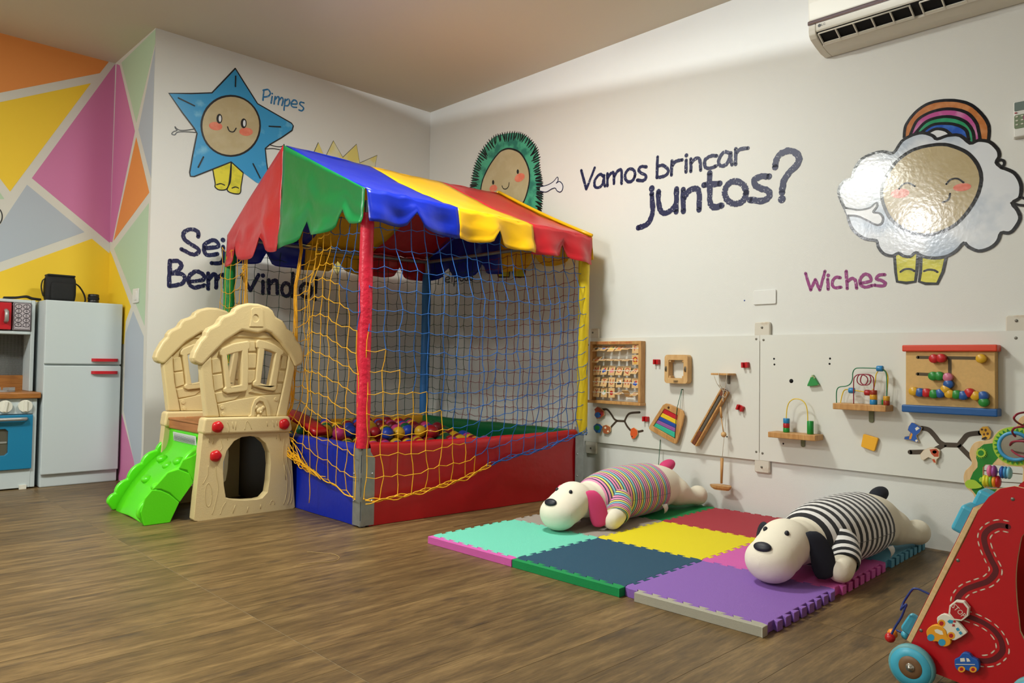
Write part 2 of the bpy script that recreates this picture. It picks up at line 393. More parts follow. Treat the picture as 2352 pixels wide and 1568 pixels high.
# ================================================================== drawings and lettering stuck on the walls
def ws(px, py): p = on_y(px, py, 0); return (p.x, p.z)
def wr(px, py): p = on_x(px, py, 0); return (-p.y, p.z)
def zoomed(x0, y0, k): return lambda P: [(x0+x*k, y0+y*k) for x, y in P]
M_ink = smat('ink_black', 22, 22, 26, .5)
def chalk(name, c, c2, gloss=.45): return smat(name, *c, gloss, rgb2=c2, vscale=110, lo=.64, hi=.69, detail=4)
M_navy = chalk('chalk_navy', (16, 24, 72), (200, 202, 208)); M_bluet = chalk('chalk_blue', (40, 122, 178), (190, 208, 220)); M_purp = chalk('chalk_purple', (142, 44, 118), (206, 190, 204)); M_blk = chalk('chalk_black', (26, 26, 30), (120, 120, 120))
def lettering(label, strokes, zf, wf, M, m, width, name='wall_lettering'):
    mb = MB(); z = .0012
    for i, s_ in enumerate(strokes):
        P = [wf(*p) for p in zf(s_[:] if isinstance(s_, list) else s_)]
        if len(P) == 1: mb.face(ellipse(P[0][0], P[0][1], width*.62, width*.62, 10), z)
        else: ribbon(mb, smooth_line(P, 5) if len(P) > 2 else [tuple(Vector(P[0]).lerp(Vector(P[1]), t/6)) for t in range(7)], width, z, jit=.16)
        z += .00004
    return tag(mb.build(name, m, None, M), label, 'wall lettering')
def ring(cx, cy, rx, ry, n=16, a=0): e = ellipse(cx, cy, rx, ry, n, a); return e+[e[0]]
FR = frame_right(0, 0); FB = frame_back(0, 0)
zf = zoomed(1300, 280, 600/2045)
lettering('navy chalk lettering Vamos brincar on the white wall', [
 [(120,380),(160,525)],[(160,525),(225,360)],
 [(298,430),(265,410),(228,455),(225,500),(250,515),(285,490),(298,430)],[(300,420),(298,470),(306,502)],
 [(325,405),(325,500)],[(325,445),(350,405),(374,402),(376,482)],[(376,430),(405,385),(435,380),(436,482)],
 ring(502,418,38,52,14,.25),[(630,352),(590,350),(570,375),(590,400),(622,415),(624,442),(600,460),(558,455)],
 [(718,275),(712,435)],[(715,350),(760,340),(800,375),(790,410),(750,430),(712,435)],
 [(830,305),(826,415)],[(830,345),(860,310),(910,297)],[(942,300),(940,392)],[(943,262)],
 [(978,290),(978,387)],[(980,325),(1010,290),(1045,290),(1055,377)],
 [(1180,265),(1140,265),(1095,290),(1085,325),(1100,360),(1140,360),(1175,345)],
 [(1288,248),(1240,235),(1203,280),(1197,325),(1222,345),(1262,325),(1286,260)],[(1290,242),(1292,300),(1300,335)],
 [(1330,210),(1328,332)],[(1330,245),(1365,215),(1425,205)]], zf, wr, FR, M_navy, .0195)
lettering('large navy chalk word juntos with question mark on the white wall', [
 [(672,522)],[(672,562),(680,690),(660,765),(620,810),(565,828)],
 [(725,545),(726,640),(745,700),(782,714),(830,685),(862,640)],[(866,525),(863,703)],
 [(918,530),(920,700)],[(920,600),(960,545),(1010,522),(1040,545),(1042,687)],
 [(1126,400),(1126,560),(1128,630),(1152,665),(1220,655)],[(1080,494),(1205,482)],
 ring(1327,553,84,88,18),[(1590,427),(1530,427),(1478,450),(1478,490),(1530,520),(1585,540),(1588,585),(1540,618),(1440,610)],
 [(1638,355),(1652,285),(1700,238),(1770,228),(1822,270),(1812,330),(1750,395),(1707,460),(1692,553)],[(1690,605)]], zf, wr, FR, M_navy, .033)
zf = zoomed(0, 500, .34014)
lettering('navy chalk lettering Seja above the climber on the white wall', [
 [(1338,128),(1335,95),(1290,78),(1243,98),(1243,140),(1290,180),(1338,210),(1338,235),(1300,248),(1225,212)],
 [(1378,205),(1468,195),(1468,165),(1430,152),(1384,180),(1378,220),(1402,253),(1468,243)],
 [(1506,195),(1510,268),(1490,303),(1428,306)],[(1505,150)],
 [(1622,185),(1580,170),(1548,205),(1550,245),(1580,256),(1612,225),(1622,185)],[(1624,180),(1624,258)]], zf, ws, FB, M_navy, .025)
lettering('navy chalk word Bem left of the ball pit', [
 [(1147,290),(1142,460)],[(1147,292),(1200,292),(1225,320),(1200,358),(1150,375)],[(1150,375),(1228,380),(1248,412),(1220,448),(1142,460)],
 [(1278,432),(1374,416),(1365,378),(1320,362),(1278,395),(1276,445),(1310,470),(1380,455)],
 [(1405,375),(1405,480)],[(1405,425),(1432,386),(1456,388),(1458,472)],[(1458,425),(1488,390),(1515,392),(1518,472)],
 ], zf, ws, FB, M_navy, .025)
lettering('navy chalk word Vindo with exclamation mark behind the ball pit net', [
 [(1632,385),(1690,490)],[(1690,490),(1745,385)],[(1775,430),(1775,510)],[(1775,390)],
 [(1815,420),(1815,510)],[(1815,455),(1845,426),(1870,432),(1872,512)],
 ring(1932,485,30,44,14),[(1978,375),(1972,530)],ring(2065,490,38,46,16),[(2136,405),(2130,505)],[(2125,550)]], zf, ws, FB, M_navy, .025)
zf = zoomed(0, 0, .34014)
lettering('light blue name Pimpes written beside the star', [
 [(1782,607),(1775,677)],[(1776,610),(1810,605),(1825,630),(1810,650),(1780,655)],[(1838,652),(1830,697)],[(1838,632)],
 [(1858,652),(1850,702)],[(1856,672),(1878,652),(1884,668),(1878,706)],[(1882,680),(1903,658),(1911,678),(1903,712)],
 [(1925,670),(1917,744)],[(1925,680),(1948,670),(1956,692),(1942,714),(1922,712)],
 [(1970,702),(2004,702),(2000,682),(1982,676),(1967,697),(1972,720),(2002,725)],
 [(2052,695),(2030,690),(2024,705),(2042,720),(2050,735),(2036,748),(2018,742)]], zf, ws, FB, M_bluet, .0105)
zf = zoomed(1820, 200, 532/1668)
lettering('purple name Wiches written below the cloud', [
 [(95,1340),(132,1460)],[(132,1460),(165,1385)],[(165,1385),(197,1460)],[(197,1460),(235,1325)],[(255,1382),(258,1455)],[(258,1355)],
 [(345,1372),(310,1370),(287,1408),(302,1443),(350,1440)],[(388,1325),(395,1450)],[(395,1402),(428,1377),(453,1392),(463,1447)],
 [(492,1412),(563,1396),(556,1358),(520,1347),(488,1385),(492,1425),(530,1440),(575,1427)],
 [(665,1350),(622,1355),(607,1380),(650,1395),(670,1415),(645,1433),(592,1425)]], zf, wr, FR, M_purp, .0145)
zf = zoomed(500, 300, .36565)
lettering('small dark name Felpudo below the green furry figure', [
 [(1395,880),(1385,965)],[(1395,882),(1430,878)],[(1390,920),(1418,915)],[(1432,938),(1458,930),(1450,918),(1434,925),(1432,948),(1458,950)],
 [(1474,890),(1472,950)],[(1488,920),(1485,975)],[(1488,925),(1508,920),(1510,940),(1488,948)],[(1522,915),(1524,940),(1542,940),(1546,912)],
 ring(1562,928,9,13,10),[(1573,880),(1572,940)],ring(1593,925,10,14,10)], zf, wr, FR, M_blk, .010)
# ---- sticker figures ------------------------------------------------
class Sticker:
    def __init__(s, label, M, zf, wf, gloss, name='wall_sticker'):
        s.root = thing(name, label, 'wall sticker', M); s.zf = zf; s.wf = wf; s.z = .0008; s.g = gloss
    def tr(s, P, smooth=0, closed=True):
        Q = [s.wf(*p) for p in s.zf(P)]
        return smooth_line(Q, smooth, closed) if smooth else Q
    def fill(s, name, P, m, smooth=0):
        s.z += .0002; return MB().face(s.tr(P, smooth), s.z).build(name, m, s.root)
    def line(s, name, strokes, w, m, smooth=6, closed=False, taper=0, jit=.06):
        s.z += .0002; mb = MB()
        for P in strokes:
            Q = s.tr(P, smooth if len(P) > 2 else 0, closed); ribbon(mb, Q, w, s.z, jit=jit, closed=closed, taper=taper)
        return mb.build(name, m, s.root)
def print_mat(name, c, c2, rough, vs=6, lo=.45, hi=.62): return smat(name, *c, rough, rgb2=c2, vscale=vs, lo=lo, hi=hi, detail=6)
G = .30
M_inkg = smat('print_black', 20, 20, 24, G)
M_face = print_mat('print_sand', (188, 170, 130), (196, 180, 142), G, 9)
M_cheek = print_mat('print_coral', (226, 118, 92), (232, 138, 110), G, 20)
M_boot = print_mat('print_yellow', (228, 214, 56), (206, 196, 52), G, 14, .5, .6)
M_skin = smat('print_white', 226, 228, 230, G)
# star
st = Sticker('blue star figure with a round smiling face and yellow boots', FB, zoomed(0, 0, .34014), ws, G)
star = [(1588,462),(1640,545),(1738,700),(1860,770),(1968,832),(1980,850),(1972,880),(1900,930),(1822,975),(1790,1003),(1800,1100),(1815,1195),(1800,1260),(1730,1232),(1640,1165),(1560,1093),(1480,1125),(1310,1192),(1285,1190),(1280,1165),(1300,1050),(1330,900),(1310,865),(1230,760),(1140,630),(1290,632),(1430,627),(1500,555)]
st.line('arm', [[(1325,868),(1270,878),(1220,880),(1195,870),(1182,855),(1185,868),(1195,880),(1170,890),(1160,905),(1180,910),(1200,892),(1260,890),(1330,895)]], .006, M_inkg)
st.line('arm', [[(1822,978),(1870,990),(1905,988),(1918,975),(1920,990),(1935,1003)],[(1786,1007),(1850,1004),(1930,1020)]], .006, M_inkg)
st.fill('boot', [(1432,1130),(1450,1235),(1452,1262),(1480,1282),(1525,1278),(1545,1240),(1556,1100)], M_boot)
st.fill('boot', [(1562,1100),(1555,1220),(1533,1278),(1560,1302),(1618,1306),(1630,1250),(1640,1160)], M_boot)
st.line('boot_outline', [[(1435,1140),(1452,1235),(1452,1262),(1480,1282),(1525,1278),(1545,1240),(1560,1100)],[(1562,1100),(1556,1220),(1533,1278),(1560,1302),(1618,1306),(1628,1250),(1642,1165)],[(1462,1247),(1490,1240),(1516,1250)],[(1566,1270),(1590,1262),(1610,1270)]], .007, M_inkg)
st.fill('body', star, print_mat('print_star_blue', (52, 152, 206), (120, 190, 222), G, 7, .60, .72))
st.line('outline', [star[:13], star[14:]+star[:1]], .0085, M_inkg, smooth=0)
st.fill('face', ellipse(1557,850,198,203,40), M_face)
st.line('face_outline', [ellipse(1557,850,198,203,40)], .012, M_inkg, smooth=0, closed=True)
for cx, cy, a in ((1455,852,.15),(1660,890,.05)): st.fill('cheek', ellipse(cx,cy,46,28,20,a), M_cheek)
for cx, cy in ((1480,802),(1644,833)):
    st.fill('eye', ellipse(cx,cy,20,33,20), M_inkg); st.fill('eye_glint', ellipse(cx+4,cy,9,22,16), M_skin)
st.line('smile', [[(1535,857),(1548,885),(1575,890),(1593,866)]], .007, M_inkg)
for P in ([(1590,515),(1588,585)],[(1203,662),(1312,715)],[(1815,853),(1893,857)],[(1372,1060),(1337,1130)],[(1707,1106),(1755,1202)]): st.line('ray_mark', [P], .0085, M_inkg, smooth=0)
# sun peeking over the canopy
sn = Sticker('pale yellow spiky sun figure mostly hidden behind the canopy', FB, lambda P: P, ws, G)
sun = []
for i in range(18):
    a = 2*PI*i/18+.32
    sun += [(770+118*math.cos(a), 478+118*math.sin(a)), (770+155*math.cos(a+PI/18), 478+155*math.sin(a+PI/18))]
k_ = min(range(1, 36, 2), key=lambda i: (sun[i][0]-731)**2+(sun[i][1]-327)**2); sun[k_] = (731, 327)
sn.fill('body', sun, print_mat('print_sun', (226, 212, 120), (224, 222, 190), G, 8)); sn.line('outline', [sun], .005, M_inkg, smooth=0, closed=True)
sn.fill('face', ellipse(770,478,70,72,30), M_face)
# furry green figure
cf = Sticker('green furry figure with a smiling oval face above the canopy', FR, zoomed(960, 230, 400/1901), wr, G)
fur = [(570,1000),(590,900),(612,770),(655,640),(725,520),(830,405),(950,368),(1080,358),(1180,395),(1270,485),(1315,600),(1325,740),(1345,850),(1355,950),(1355,1050),(1345,1180),(1335,1300),(1290,1560),(1100,1740),(850,1740),(650,1560),(560,1250)]
cf.fill('body', fur, print_mat('print_green', (76, 172, 136), (44, 122, 104), G, 11, .45, .6), 3)
cf.fill('face', [(1010,530),(1110,570),(1180,670),(1215,780),(1215,900),(1180,1050),(1125,1155),(1010,1290),(850,1290),(740,1180),(690,1050),(690,950),(720,840),(790,700),(880,580),(940,540)], M_face, 4)
cf.line('face_outline', [[(1010,530),(1110,570),(1180,670),(1215,780),(1215,900),(1180,1050),(1125,1155),(1010,1290),(850,1290),(740,1180),(690,1050),(690,950),(720,840),(790,700),(880,580),(940,540)]], .012, M_inkg, closed=True)
furS = smooth_line(fur, 5, True); rnd = random.Random(3); hairs = []
for i in range(0, len(furS)):
    p = Vector(furS[i]); q = Vector(furS[(i+1) % len(furS)]); t = (q-p)
    for j in range(max(1, int(t.length/34))):
        b = p+t*(j/max(1, int(t.length/34))); d = (b-Vector((960, 900))).normalized()
        an = rnd.uniform(-.25, .25); d = Vector((d.x*math.cos(an)-d.y*math.sin(an), d.x*math.sin(an)+d.y*math.cos(an)))
        ln = rnd.uniform(85, 125) if b.y < 640 else rnd.uniform(70, 95)
        hairs.append([tuple(b-d*ln*.8), tuple(b-d*ln*.3+Vector((rnd.uniform(-4, 4), rnd.uniform(-4, 4)))), tuple(b+d*ln*.2)])
h = cf.line('fur_strokes', hairs, .0105, M_inkg, smooth=2, taper=.4); h['kind'] = 'stuff'
for cx, cy, a, rx, ry in ((825,962,-.5,44,36),(1112,845,-.6,60,42)): cf.fill('cheek', ellipse(cx,cy,rx,ry,20,a), M_cheek)
for cx, cy in ((823,897),(1092,780)): cf.fill('eye', ellipse(cx,cy,12,25,16), M_inkg)
cf.line('smile', [[(920,935),(935,965),(965,968),(990,942),(998,900)]], .006, M_inkg)
hand = [(1345,945),(1420,925),(1480,890),(1525,840),(1530,880),(1512,908),(1548,888),(1582,925),(1580,975),(1555,1003),(1522,990),(1500,960),(1460,970),(1400,1003),(1340,992)]
cf.fill('hand', hand, M_skin, 4); cf.line('hand_outline', [hand], .0058, smat('print_navy', 26, 30, 70, G))
for k in (0, 1): cf.fill('boot', [(860+k*170,1740),(870+k*170,1880),(880+k*170,1930),(1000+k*170,1930),(1005+k*170,1740)], M_boot)
cf.line('boot_outline', [[(860+k*170,1740),(870+k*170,1880),(880+k*170,1930),(1000+k*170,1930),(1005+k*170,1740)] for k in (0, 1)], .010, M_inkg, smooth=0)
# cloud
G2 = .13
cl = Sticker('glossy white cloud figure with a rainbow and smiling face', FR, zoomed(1820, 200, 532/1668), wr, G2)
M_ink2 = smat('gloss_black', 20, 20, 26, G2, bump=.035, bscale=60)
def gl(name, c, c2, vs=9): return smat(name, *c, G2, rgb2=c2, vscale=vs, lo=.45, hi=.62, bump=.035, bscale=60)
arcs = [[(805,360),(820,270),(900,170),(1000,112),(1140,95),(1270,120),(1360,190),(1415,280),(1412,390)],
        [(850,345),(900,240),(1000,180),(1130,157),(1250,182),(1320,250),(1345,330),(1352,390)],
        [(880,340),(960,252),(1060,217),(1160,217),(1250,252),(1300,320),(1310,395)],
        [(915,340),(1000,277),(1090,262),(1180,272),(1250,310),(1272,380)],
        [(960,340),(1030,303),(1100,310),(1150,350)]]
for a, (nm, m) in zip(arcs, (('rainbow_band', gl('gloss_brown', (190, 116, 62), (206, 140, 90), 20)), ('rainbow_band', gl('gloss_pink', (190, 84, 150), (204, 130, 176), 20)), ('rainbow_band', gl('gloss_green', (42, 148, 100), (60, 160, 116), 20)), ('rainbow_band', gl('gloss_blue', (34, 84, 182), (60, 110, 196), 20)), ('rainbow_gap', gl('gloss_white', (224, 226, 230), (228, 230, 234))))):
    cl.fill(nm, a+[(1300,460),(900,460)], m, 0)
cl.line('rainbow_outline', arcs, .0125, M_ink2)
for P in ([(735,1195),(745,1330),(755,1400),(820,1410),(885,1400),(895,1330),(905,1190)], [(930,1195),(925,1330),(915,1400),(960,1415),(1045,1415),(1085,1330),(1115,1195)]):
    cl.fill('boot', P, gl('gloss_yellow', (216, 208, 62), (190, 186, 52), 14)); cl.line('boot_outline', [P], .0125, M_ink2, smooth=0)
cl.line('boot_crease', [[(780,1330),(810,1312),(850,1310),(882,1325)],[(950,1325),(980,1315),(1020,1318),(1047,1332)]], .009, M_ink2)
cloud = [(730,475),(790,390),(870,345),(940,330),(1010,350),(1045,375),(1120,350),(1210,350),(1282,405),(1340,385),(1420,395),(1480,450),(1490,500),(1470,542),(1510,580),(1540,590),(1600,620),(1640,680),(1650,740),(1635,800),(1585,835),(1625,890),(1640,950),(1600,1020),(1560,1050),(1505,1050),(1480,1110),(1420,1160),(1340,1180),(1270,1150),(1235,1122),(1180,1180),(1100,1222),(1000,1230),(930,1215),(892,1190),(850,1220),(800,1215),(765,1195),(720,1215),(660,1200),(620,1150),(605,1105),(520,1090),(440,1030),(405,950),(398,915),(345,800),(335,740),(370,680),(430,655),(450,590),(500,520),(580,480),(660,465)]
cl.fill('body', cloud, gl('gloss_cloud', (222, 226, 232), (172, 186, 204), 4))
cl.line('outline', [cloud], .0135, M_ink2, smooth=3, closed=True)
cl.line('tuft', [[(1470,542),(1500,525),(1525,535),(1525,560),(1505,582)]], .011, M_ink2)
fc = [(1040,415),(1150,425),(1270,480),(1345,580),(1360,690),(1310,830),(1200,970),(1080,1040),(960,1065),(840,1040),(720,960),(660,850),(645,740),(680,640),(760,530),(880,450)]
cl.fill('face', fc, gl('gloss_sand', (184, 166, 126), (192, 176, 140), 5), 4); cl.line('face_outline', [fc], .0145, M_ink2, closed=True)
for cx, cy, rx, ry, a in ((778,766,68,34,-.1),(1225,722,66,28,-.12)): cl.fill('cheek', ellipse(cx,cy,rx,ry,22,a), gl('gloss_coral', (224, 118, 96), (230, 140, 118), 16))
for P in ([(770,735),(800,700),(840,692),(885,715)],[(1110,700),(1140,668),(1190,660),(1235,688)]): cl.line('closed_eye', [P], .0075, M_ink2)
cl.line('smile', [[(1138,768),(1125,810),(1085,830)]], .0075, M_ink2)
arm = [(388,870),(480,885),(560,870),(605,835),(610,862),(585,900),(630,910),(655,945),(640,985),(600,990),(540,960),(470,930),(405,925)]
cl.fill('arm', arm, gl('gloss_white', (224, 226, 230), (228, 230, 234)), 4); cl.line('arm_outline', [arm], .009, M_ink2)
cl.line('arm_outline', [[(1640,790),(1700,810),(1760,800)],[(1580,835),(1640,850),(1760,862)]], .010, M_ink2)
# ================================================================== ball pit with canopy
pit = thing('ball_pit', 'colourful square ball pit with netting and striped peaked canopy', 'ball pit', Matrix.Translation((-.92, -.96, 0)))
PO = Vector((-.92, -.96, 0))
cN, cR, cF, cL = Vector((-1.640, -1.668, 0)), Vector((-.195, -1.762, 0)), Vector((-.200, -.250, 0)), Vector((-1.640, -.170, 0))
def vinyl(name, c, rough=.32):
    if name in MATS: return MATS[name]
    return smat(name, *c, rough, bump=.35, bscale=9, spec=.5)
V_red, V_blue, V_green, V_yel = vinyl('vinyl_red', (186, 20, 30)), vinyl('vinyl_blue', (8, 38, 168)), vinyl('vinyl_green', (16, 132, 66)), vinyl('vinyl_yellow', (240, 184, 14))
V_lred = vinyl('vinyl_canopy_red', (200, 34, 44)); V_wgreen = vinyl('vinyl_dark_green', (14, 100, 52)); V_wyel = vinyl('vinyl_ochre', (226, 160, 40))
M_galv = smat('galvanised_steel', 150, 154, 156, .45, metal=.6, var=.15, vscale=30)
def W2P(v): return Vector(v)-PO
def pbuild(mb, name, m, par=None): return mb.xf(Matrix.Translation(-PO)).build(name, m, par or pit)
def nz(x, y, z, s): return noise.noise(Vector((x*s, y*s, z*s)))
RIM = .385
def side_panel(a, b, m, inward, seed):
    """padded vinyl side wall with a rolled top edge"""
    d = (b-a).normalized(); n = Vector((-d.y, d.x, 0))*inward; rows = []
    prof = [(0, .002), (0, .12), (.001, .25), (-.004, .33), (-.006, .358), (.002, .378), (.02, RIM), (.04, .378), (.05, .36), (.047, .33), (.047, .002)]
    K = 40
    for off, z in prof:
        row = []
        for k in range(K+1):
            t = .028+(k/K)*(1-.056); p = a.lerp(b, t)+n*off; zz = z
            w = nz(p.x+seed, p.y, z, 5)*.006 + nz(p.x+seed, p.y, z*2.5, 14)*.0025*(z > .25)
            if z > .3: zz += nz(p.x*2, p.y*2, seed, 3)*.007 - .006*math.sin(PI*k/K)
            if off < .02: p = p-n*w
            row.append((p.x, p.y, max(.002, zz)))
        rows.append(row)
    return MB().sheet([r for r in rows])
pbuild(side_panel(cN, cR, V_red, 1, 1), 'side_wall', V_red)['label'] = 'red vinyl front wall'
pbuild(side_panel(cL, cN, V_blue, 1, 5), 'side_wall', V_blue)['label'] = 'blue vinyl side wall'
pbuild(side_panel(cF, cL, V_wyel, 1, 9), 'side_wall', V_wyel)['label'] = 'ochre vinyl back wall'
pbuild(side_panel(cR, cF, V_wgreen, 1, 13), 'side_wall', V_wgreen)['label'] = 'dark green vinyl side wall'
pbuild(MB().prism([(c.x, c.y) for c in (cN+Vector((.05,.05,0)), cR+Vector((-.05,.05,0)), cF+Vector((-.05,-.05,0)), cL+Vector((.05,-.05,0)))], .01, .268), 'mattress', smat('mattress_dark', 40, 40, 60, .7))
# corner posts of folded steel
for c, sx, sy in ((cN, 1, 1), (cR, -1, 1), (cF, -1, -1), (cL, 1, -1)):
    mb = MB()
    mb.box((c.x+sx*.030, c.y-sy*.008, .185), (.070, .004, .355)); mb.box((c.x-sx*.008, c.y+sy*.026, .185), (.004, .062, .355))
    mb.cyl((c.x+sx*.019, c.y+sy*.019, 0.0), (c.x+sx*.019, c.y+sy*.019, .40), .017, n=12)
    for z in (.02, .13, .24, .345): mb.box((c.x+sx*.004, c.y+sy*.004, z), (.026, .026, .022))
    p = pbuild(mb, 'corner_post', M_galv)
    for z in (.12, .245):
        for q in ((c.x+sx*.050, c.y-sy*.012, z), (c.x-sx*.012, c.y+sy*.044, z)): pbuild(MB().ball(q, .0055, 8, 6), 'bolt', smat('bolt_steel', 190, 192, 195, .3, metal=.9), p)
# foam sleeved uprights
for c, m, zt in ((cN, smat('foam_pinkred', 226, 30, 64, .38, bump=.5, bscale=34), 1.455), (cR, smat('foam_yellow', 236, 206, 24, .5, bump=.3, bscale=34), 1.41), (cF, smat('foam_blue', 44, 116, 186, .5, bump=.3, bscale=34), 1.41), (cL, smat('foam_green', 18, 150, 66, .45, bump=.4, bscale=34), 1.42)):
    mb = MB(); n = 16; rows = []
    for i in range(25):
        z = .366+(zt-.366)*i/24; r = .0325*(1+.06*nz(c.x, c.y, z, 17))*(0.9 if i in (0, 24) else 1)
        cx, cy = c.x+.004*nz(z, c.x, 0, 3), c.y+.004*nz(z, c.y, 5, 3)
        rows.append([(cx+r*math.cos(2*PI*k/n), cy+r*math.sin(2*PI*k/n), z) for k in range(n)])
    mb.sheet(rows, closed=True); pbuild(mb, 'upright', m)
for a, b in ((cN, cR), (cR, cF), (cF, cL), (cL, cN)):
    mb = MB().cyl((a.x, a.y, 1.50), (b.x, b.y, 1.50), .012, n=8); mb.cyl((a.x, a.y, 1.3), (a.x, a.y, 1.515), .013, n=8); pbuild(mb, 'roof_tube', M_galv)
# canopy: two slopes with three stripes each, hanging valances, two gables of two colours
rA, rB = Vector((-1.675, -.925, 1.915)), Vector((-.185, -.995, 1.90))
eN, eR, eF, eL = Vector((-1.672, -1.705, 1.562)), Vector((-.170, -1.795, 1.520)), Vector((-.175, -.215, 1.525)), Vector((-1.660, -.185, 1.515))
SPL = [0, .345, .685, 1.0]
STR = [('blue', V_blue), ('yellow', V_yel), ('red', V_lred)]
def solid(o, t=.0022):
    md = o.modifiers.new('thickness', 'SOLIDIFY'); md.thickness = t; md.offset = 0; return o
def slope(e0, e1, side):
    for i, (nm, m) in enumerate(STR):
        rows = []
        for a in range(15):
            v = a/14; row = []
            for k in range(13):
                u = SPL[i]+(SPL[i+1]-SPL[i])*k/12
                p = rA.lerp(rB, u).lerp(e0.lerp(e1, u), v)
                p.z += -.020*math.sin(PI*v)*(1-.25*math.cos(2*PI*u*3)) + .008*nz(p.x, p.y, side, 7) - .012*math.sin(PI*u)*(1-v) + .012*nz(p.x*2, p.y, side+4, 9)*v
                row.append(tuple(p))
            rows.append(row)
        solid(pbuild(MB().sheet(rows), 'roof_panel', m))
slope(eN, eR, 1); slope(eL, eF, 2)
def valance(e0, e1, out, drop0, drop1, side):
    for i, (nm, m) in enumerate(STR):
        rows = []
        for a in range(9):
            v = a/8; row = []
            for k in range(25):
                u = SPL[i]+(SPL[i+1]-SPL[i])*k/24; p = e0.lerp(e1, u)
                sc2 = 1-.42*math.exp(-((k/24-.50)/.055)**2)-.10*math.exp(-((k/24-.50)/.16)**2); dr = (drop0+(drop1-drop0)*u)*sc2
                wob = .022*math.sin(2*PI*(k/24)*2+.6+i*1.9)*v + .018*v + .018*nz(p.x*3, side, v, 3)*v
                p = p+out*(wob+.004); p.z -= dr*v - .004*nz(p.x, side, 0, 9) - .012*nz(p.x*2, p.y, side+4, 9)*(1-v)*.8 - .008*nz(p.x, p.y, side, 7)*(1-v)
                row.append(tuple(p))
            rows.append(row)
        solid(pbuild(MB().sheet(rows), 'valance', m))
valance(eN, eR, Vector((-.06, -1, 0)), .155, .165, 1); valance(eL, eF, Vector((.06, 1, 0)), .16, .16, 2)
def gable(a, apex, b, ma, mb_, outx, drop, side):
    for half, (p0, p1, m) in enumerate(((a, apex, ma), (apex, b, mb_))):
        rows = []; K = 26
        for r in range(17):
            v = r/16; row = []
            for k in range(K+1):
                u = k/K; top = p0.lerp(p1, u)
                e = a.lerp(b, (u if half == 0 else 1+u)/2)
                sc2 = 1-sum(.42*math.exp(-((u-c_)/.045)**2)+.12*math.exp(-((u-c_)/.11)**2) for c_ in ((.26, .74) if half == 0 else (.38, .80))); zb = e.z-drop*sc2*(1.05 if half == 0 else 1-.12*u)
                cen = 1-abs((u+half)-1)
                z = top.z+(zb-top.z)*v
                bulge = .012+.028*v*v+.013*math.sin(5*u*PI+3*v+half*2)*v*v*(1-.6*cen)+.020*nz(u*2.2+half*7, v*1.6, side, 3)*v
                bulge = .004+bulge*(.35+.65*min(1, cen*2.5)); row.append((top.x+outx*bulge, top.y, z))
            rows.append(row)
        solid(pbuild(MB().sheet(rows), 'gable', m))
gable(eL, rA, eN, V_lred, V_green, -1, .185, 1)
gable(eF, rB, eR, V_blue, V_yel, 1, .15, 2)
# yellow hem along the right gable edge
hem = MB()
for p, q in ((rB, eR), (rB, eF)):
    hem.tube([tuple(p.lerp(q, t/8)+Vector((.006, 0, .010-.010*math.sin(PI*t/8)))) for t in range(9)], .010, 8)
pbuild(hem, 'canopy_hem', V_yel)
# padded red ramp leaning inside by the entrance
mb = MB(); rows = []
for i in range(9):
    t = i/8; z = .470-.085*t**1.5; y = -.74-.40*t
    rows.append([(x, y+.012*math.sin(7*x), z+.006*math.sin(PI*(x+1.57)/.26)) for x in (-1.58, -1.56, -1.54, -1.52, -1.50)])
o = pbuild(MB().sheet(rows), 'entrance_ramp', V_red); solid(o, .03)
# ---- nets
def net(name, P, nu, nv, colour, r, jit=.008, seed=1, skip=None):
    """P(u,v) gives a point; cords run along both grid directions with knots; returns {colour: MB}"""
    rg = random.Random(seed); J = {(i, j): Vector((rg.uniform(-1, 1), rg.uniform(-1, 1), rg.uniform(-1, 1)))*jit for i in range(nu+1) for j in range(nv+1)}
    Q = {k: Vector(P(k[0]/nu, k[1]/nv))+J[k] for k in J}; out = {}
    def seg(k1, k2, horiz):
        if skip and (skip(*k1) or skip(*k2)): return
        a, b = Q[k1], Q[k2]; c = colour((a+b)/2); mid = (a+b)/2+Vector((0, 0, -.10*(b-a).length*(1 if horiz else 0)))+Vector((rg.uniform(-1, 1), rg.uniform(-1, 1), 0))*.004
        out.setdefault(c, MB()).tube([a, mid, b], r, 4, caps=False)
    for (i, j) in Q:
        if i < nu: seg((i, j), (i+1, j), True)
        if j < nv: seg((i, j), (i, j+1), False)
    for k, p in Q.items():
        if skip and skip(*k): continue
        out.setdefault(colour(p), MB()).ball(p, r*1.7, 5, 3)
    return out
N_blue, N_yel, N_dgr, N_red = smat('cord_blue', 30, 104, 190, .6), smat('cord_yellow', 250, 186, 20, .55), smat('cord_green', 16, 66, 50, .65), smat('cord_red', 132, 16, 38, .6)
CORD = {'b': N_blue, 'y': N_yel, 'g': N_dgr, 'r': N_red}
def put_net(d, label):
    for c, mb in d.items(): o = pbuild(mb, 'net', CORD[c]); o['label'] = label % {'b': 'blue', 'y': 'yellow', 'g': 'dark green', 'r': 'dark red'}[c]
low = [(0, .125), (.10, .14), (.2, .16), (.3, .185), (.4, .205), (.5, .25), (.6, .275), (.75, .29), (.9, .335), (1, .36)]
def lerp_tab(T, x):
    for (a, p), (b, q) in zip(T, T[1:]):
        if x <= b: return p+(q-p)*(x-a)/(b-a)
    return T[-1][1]
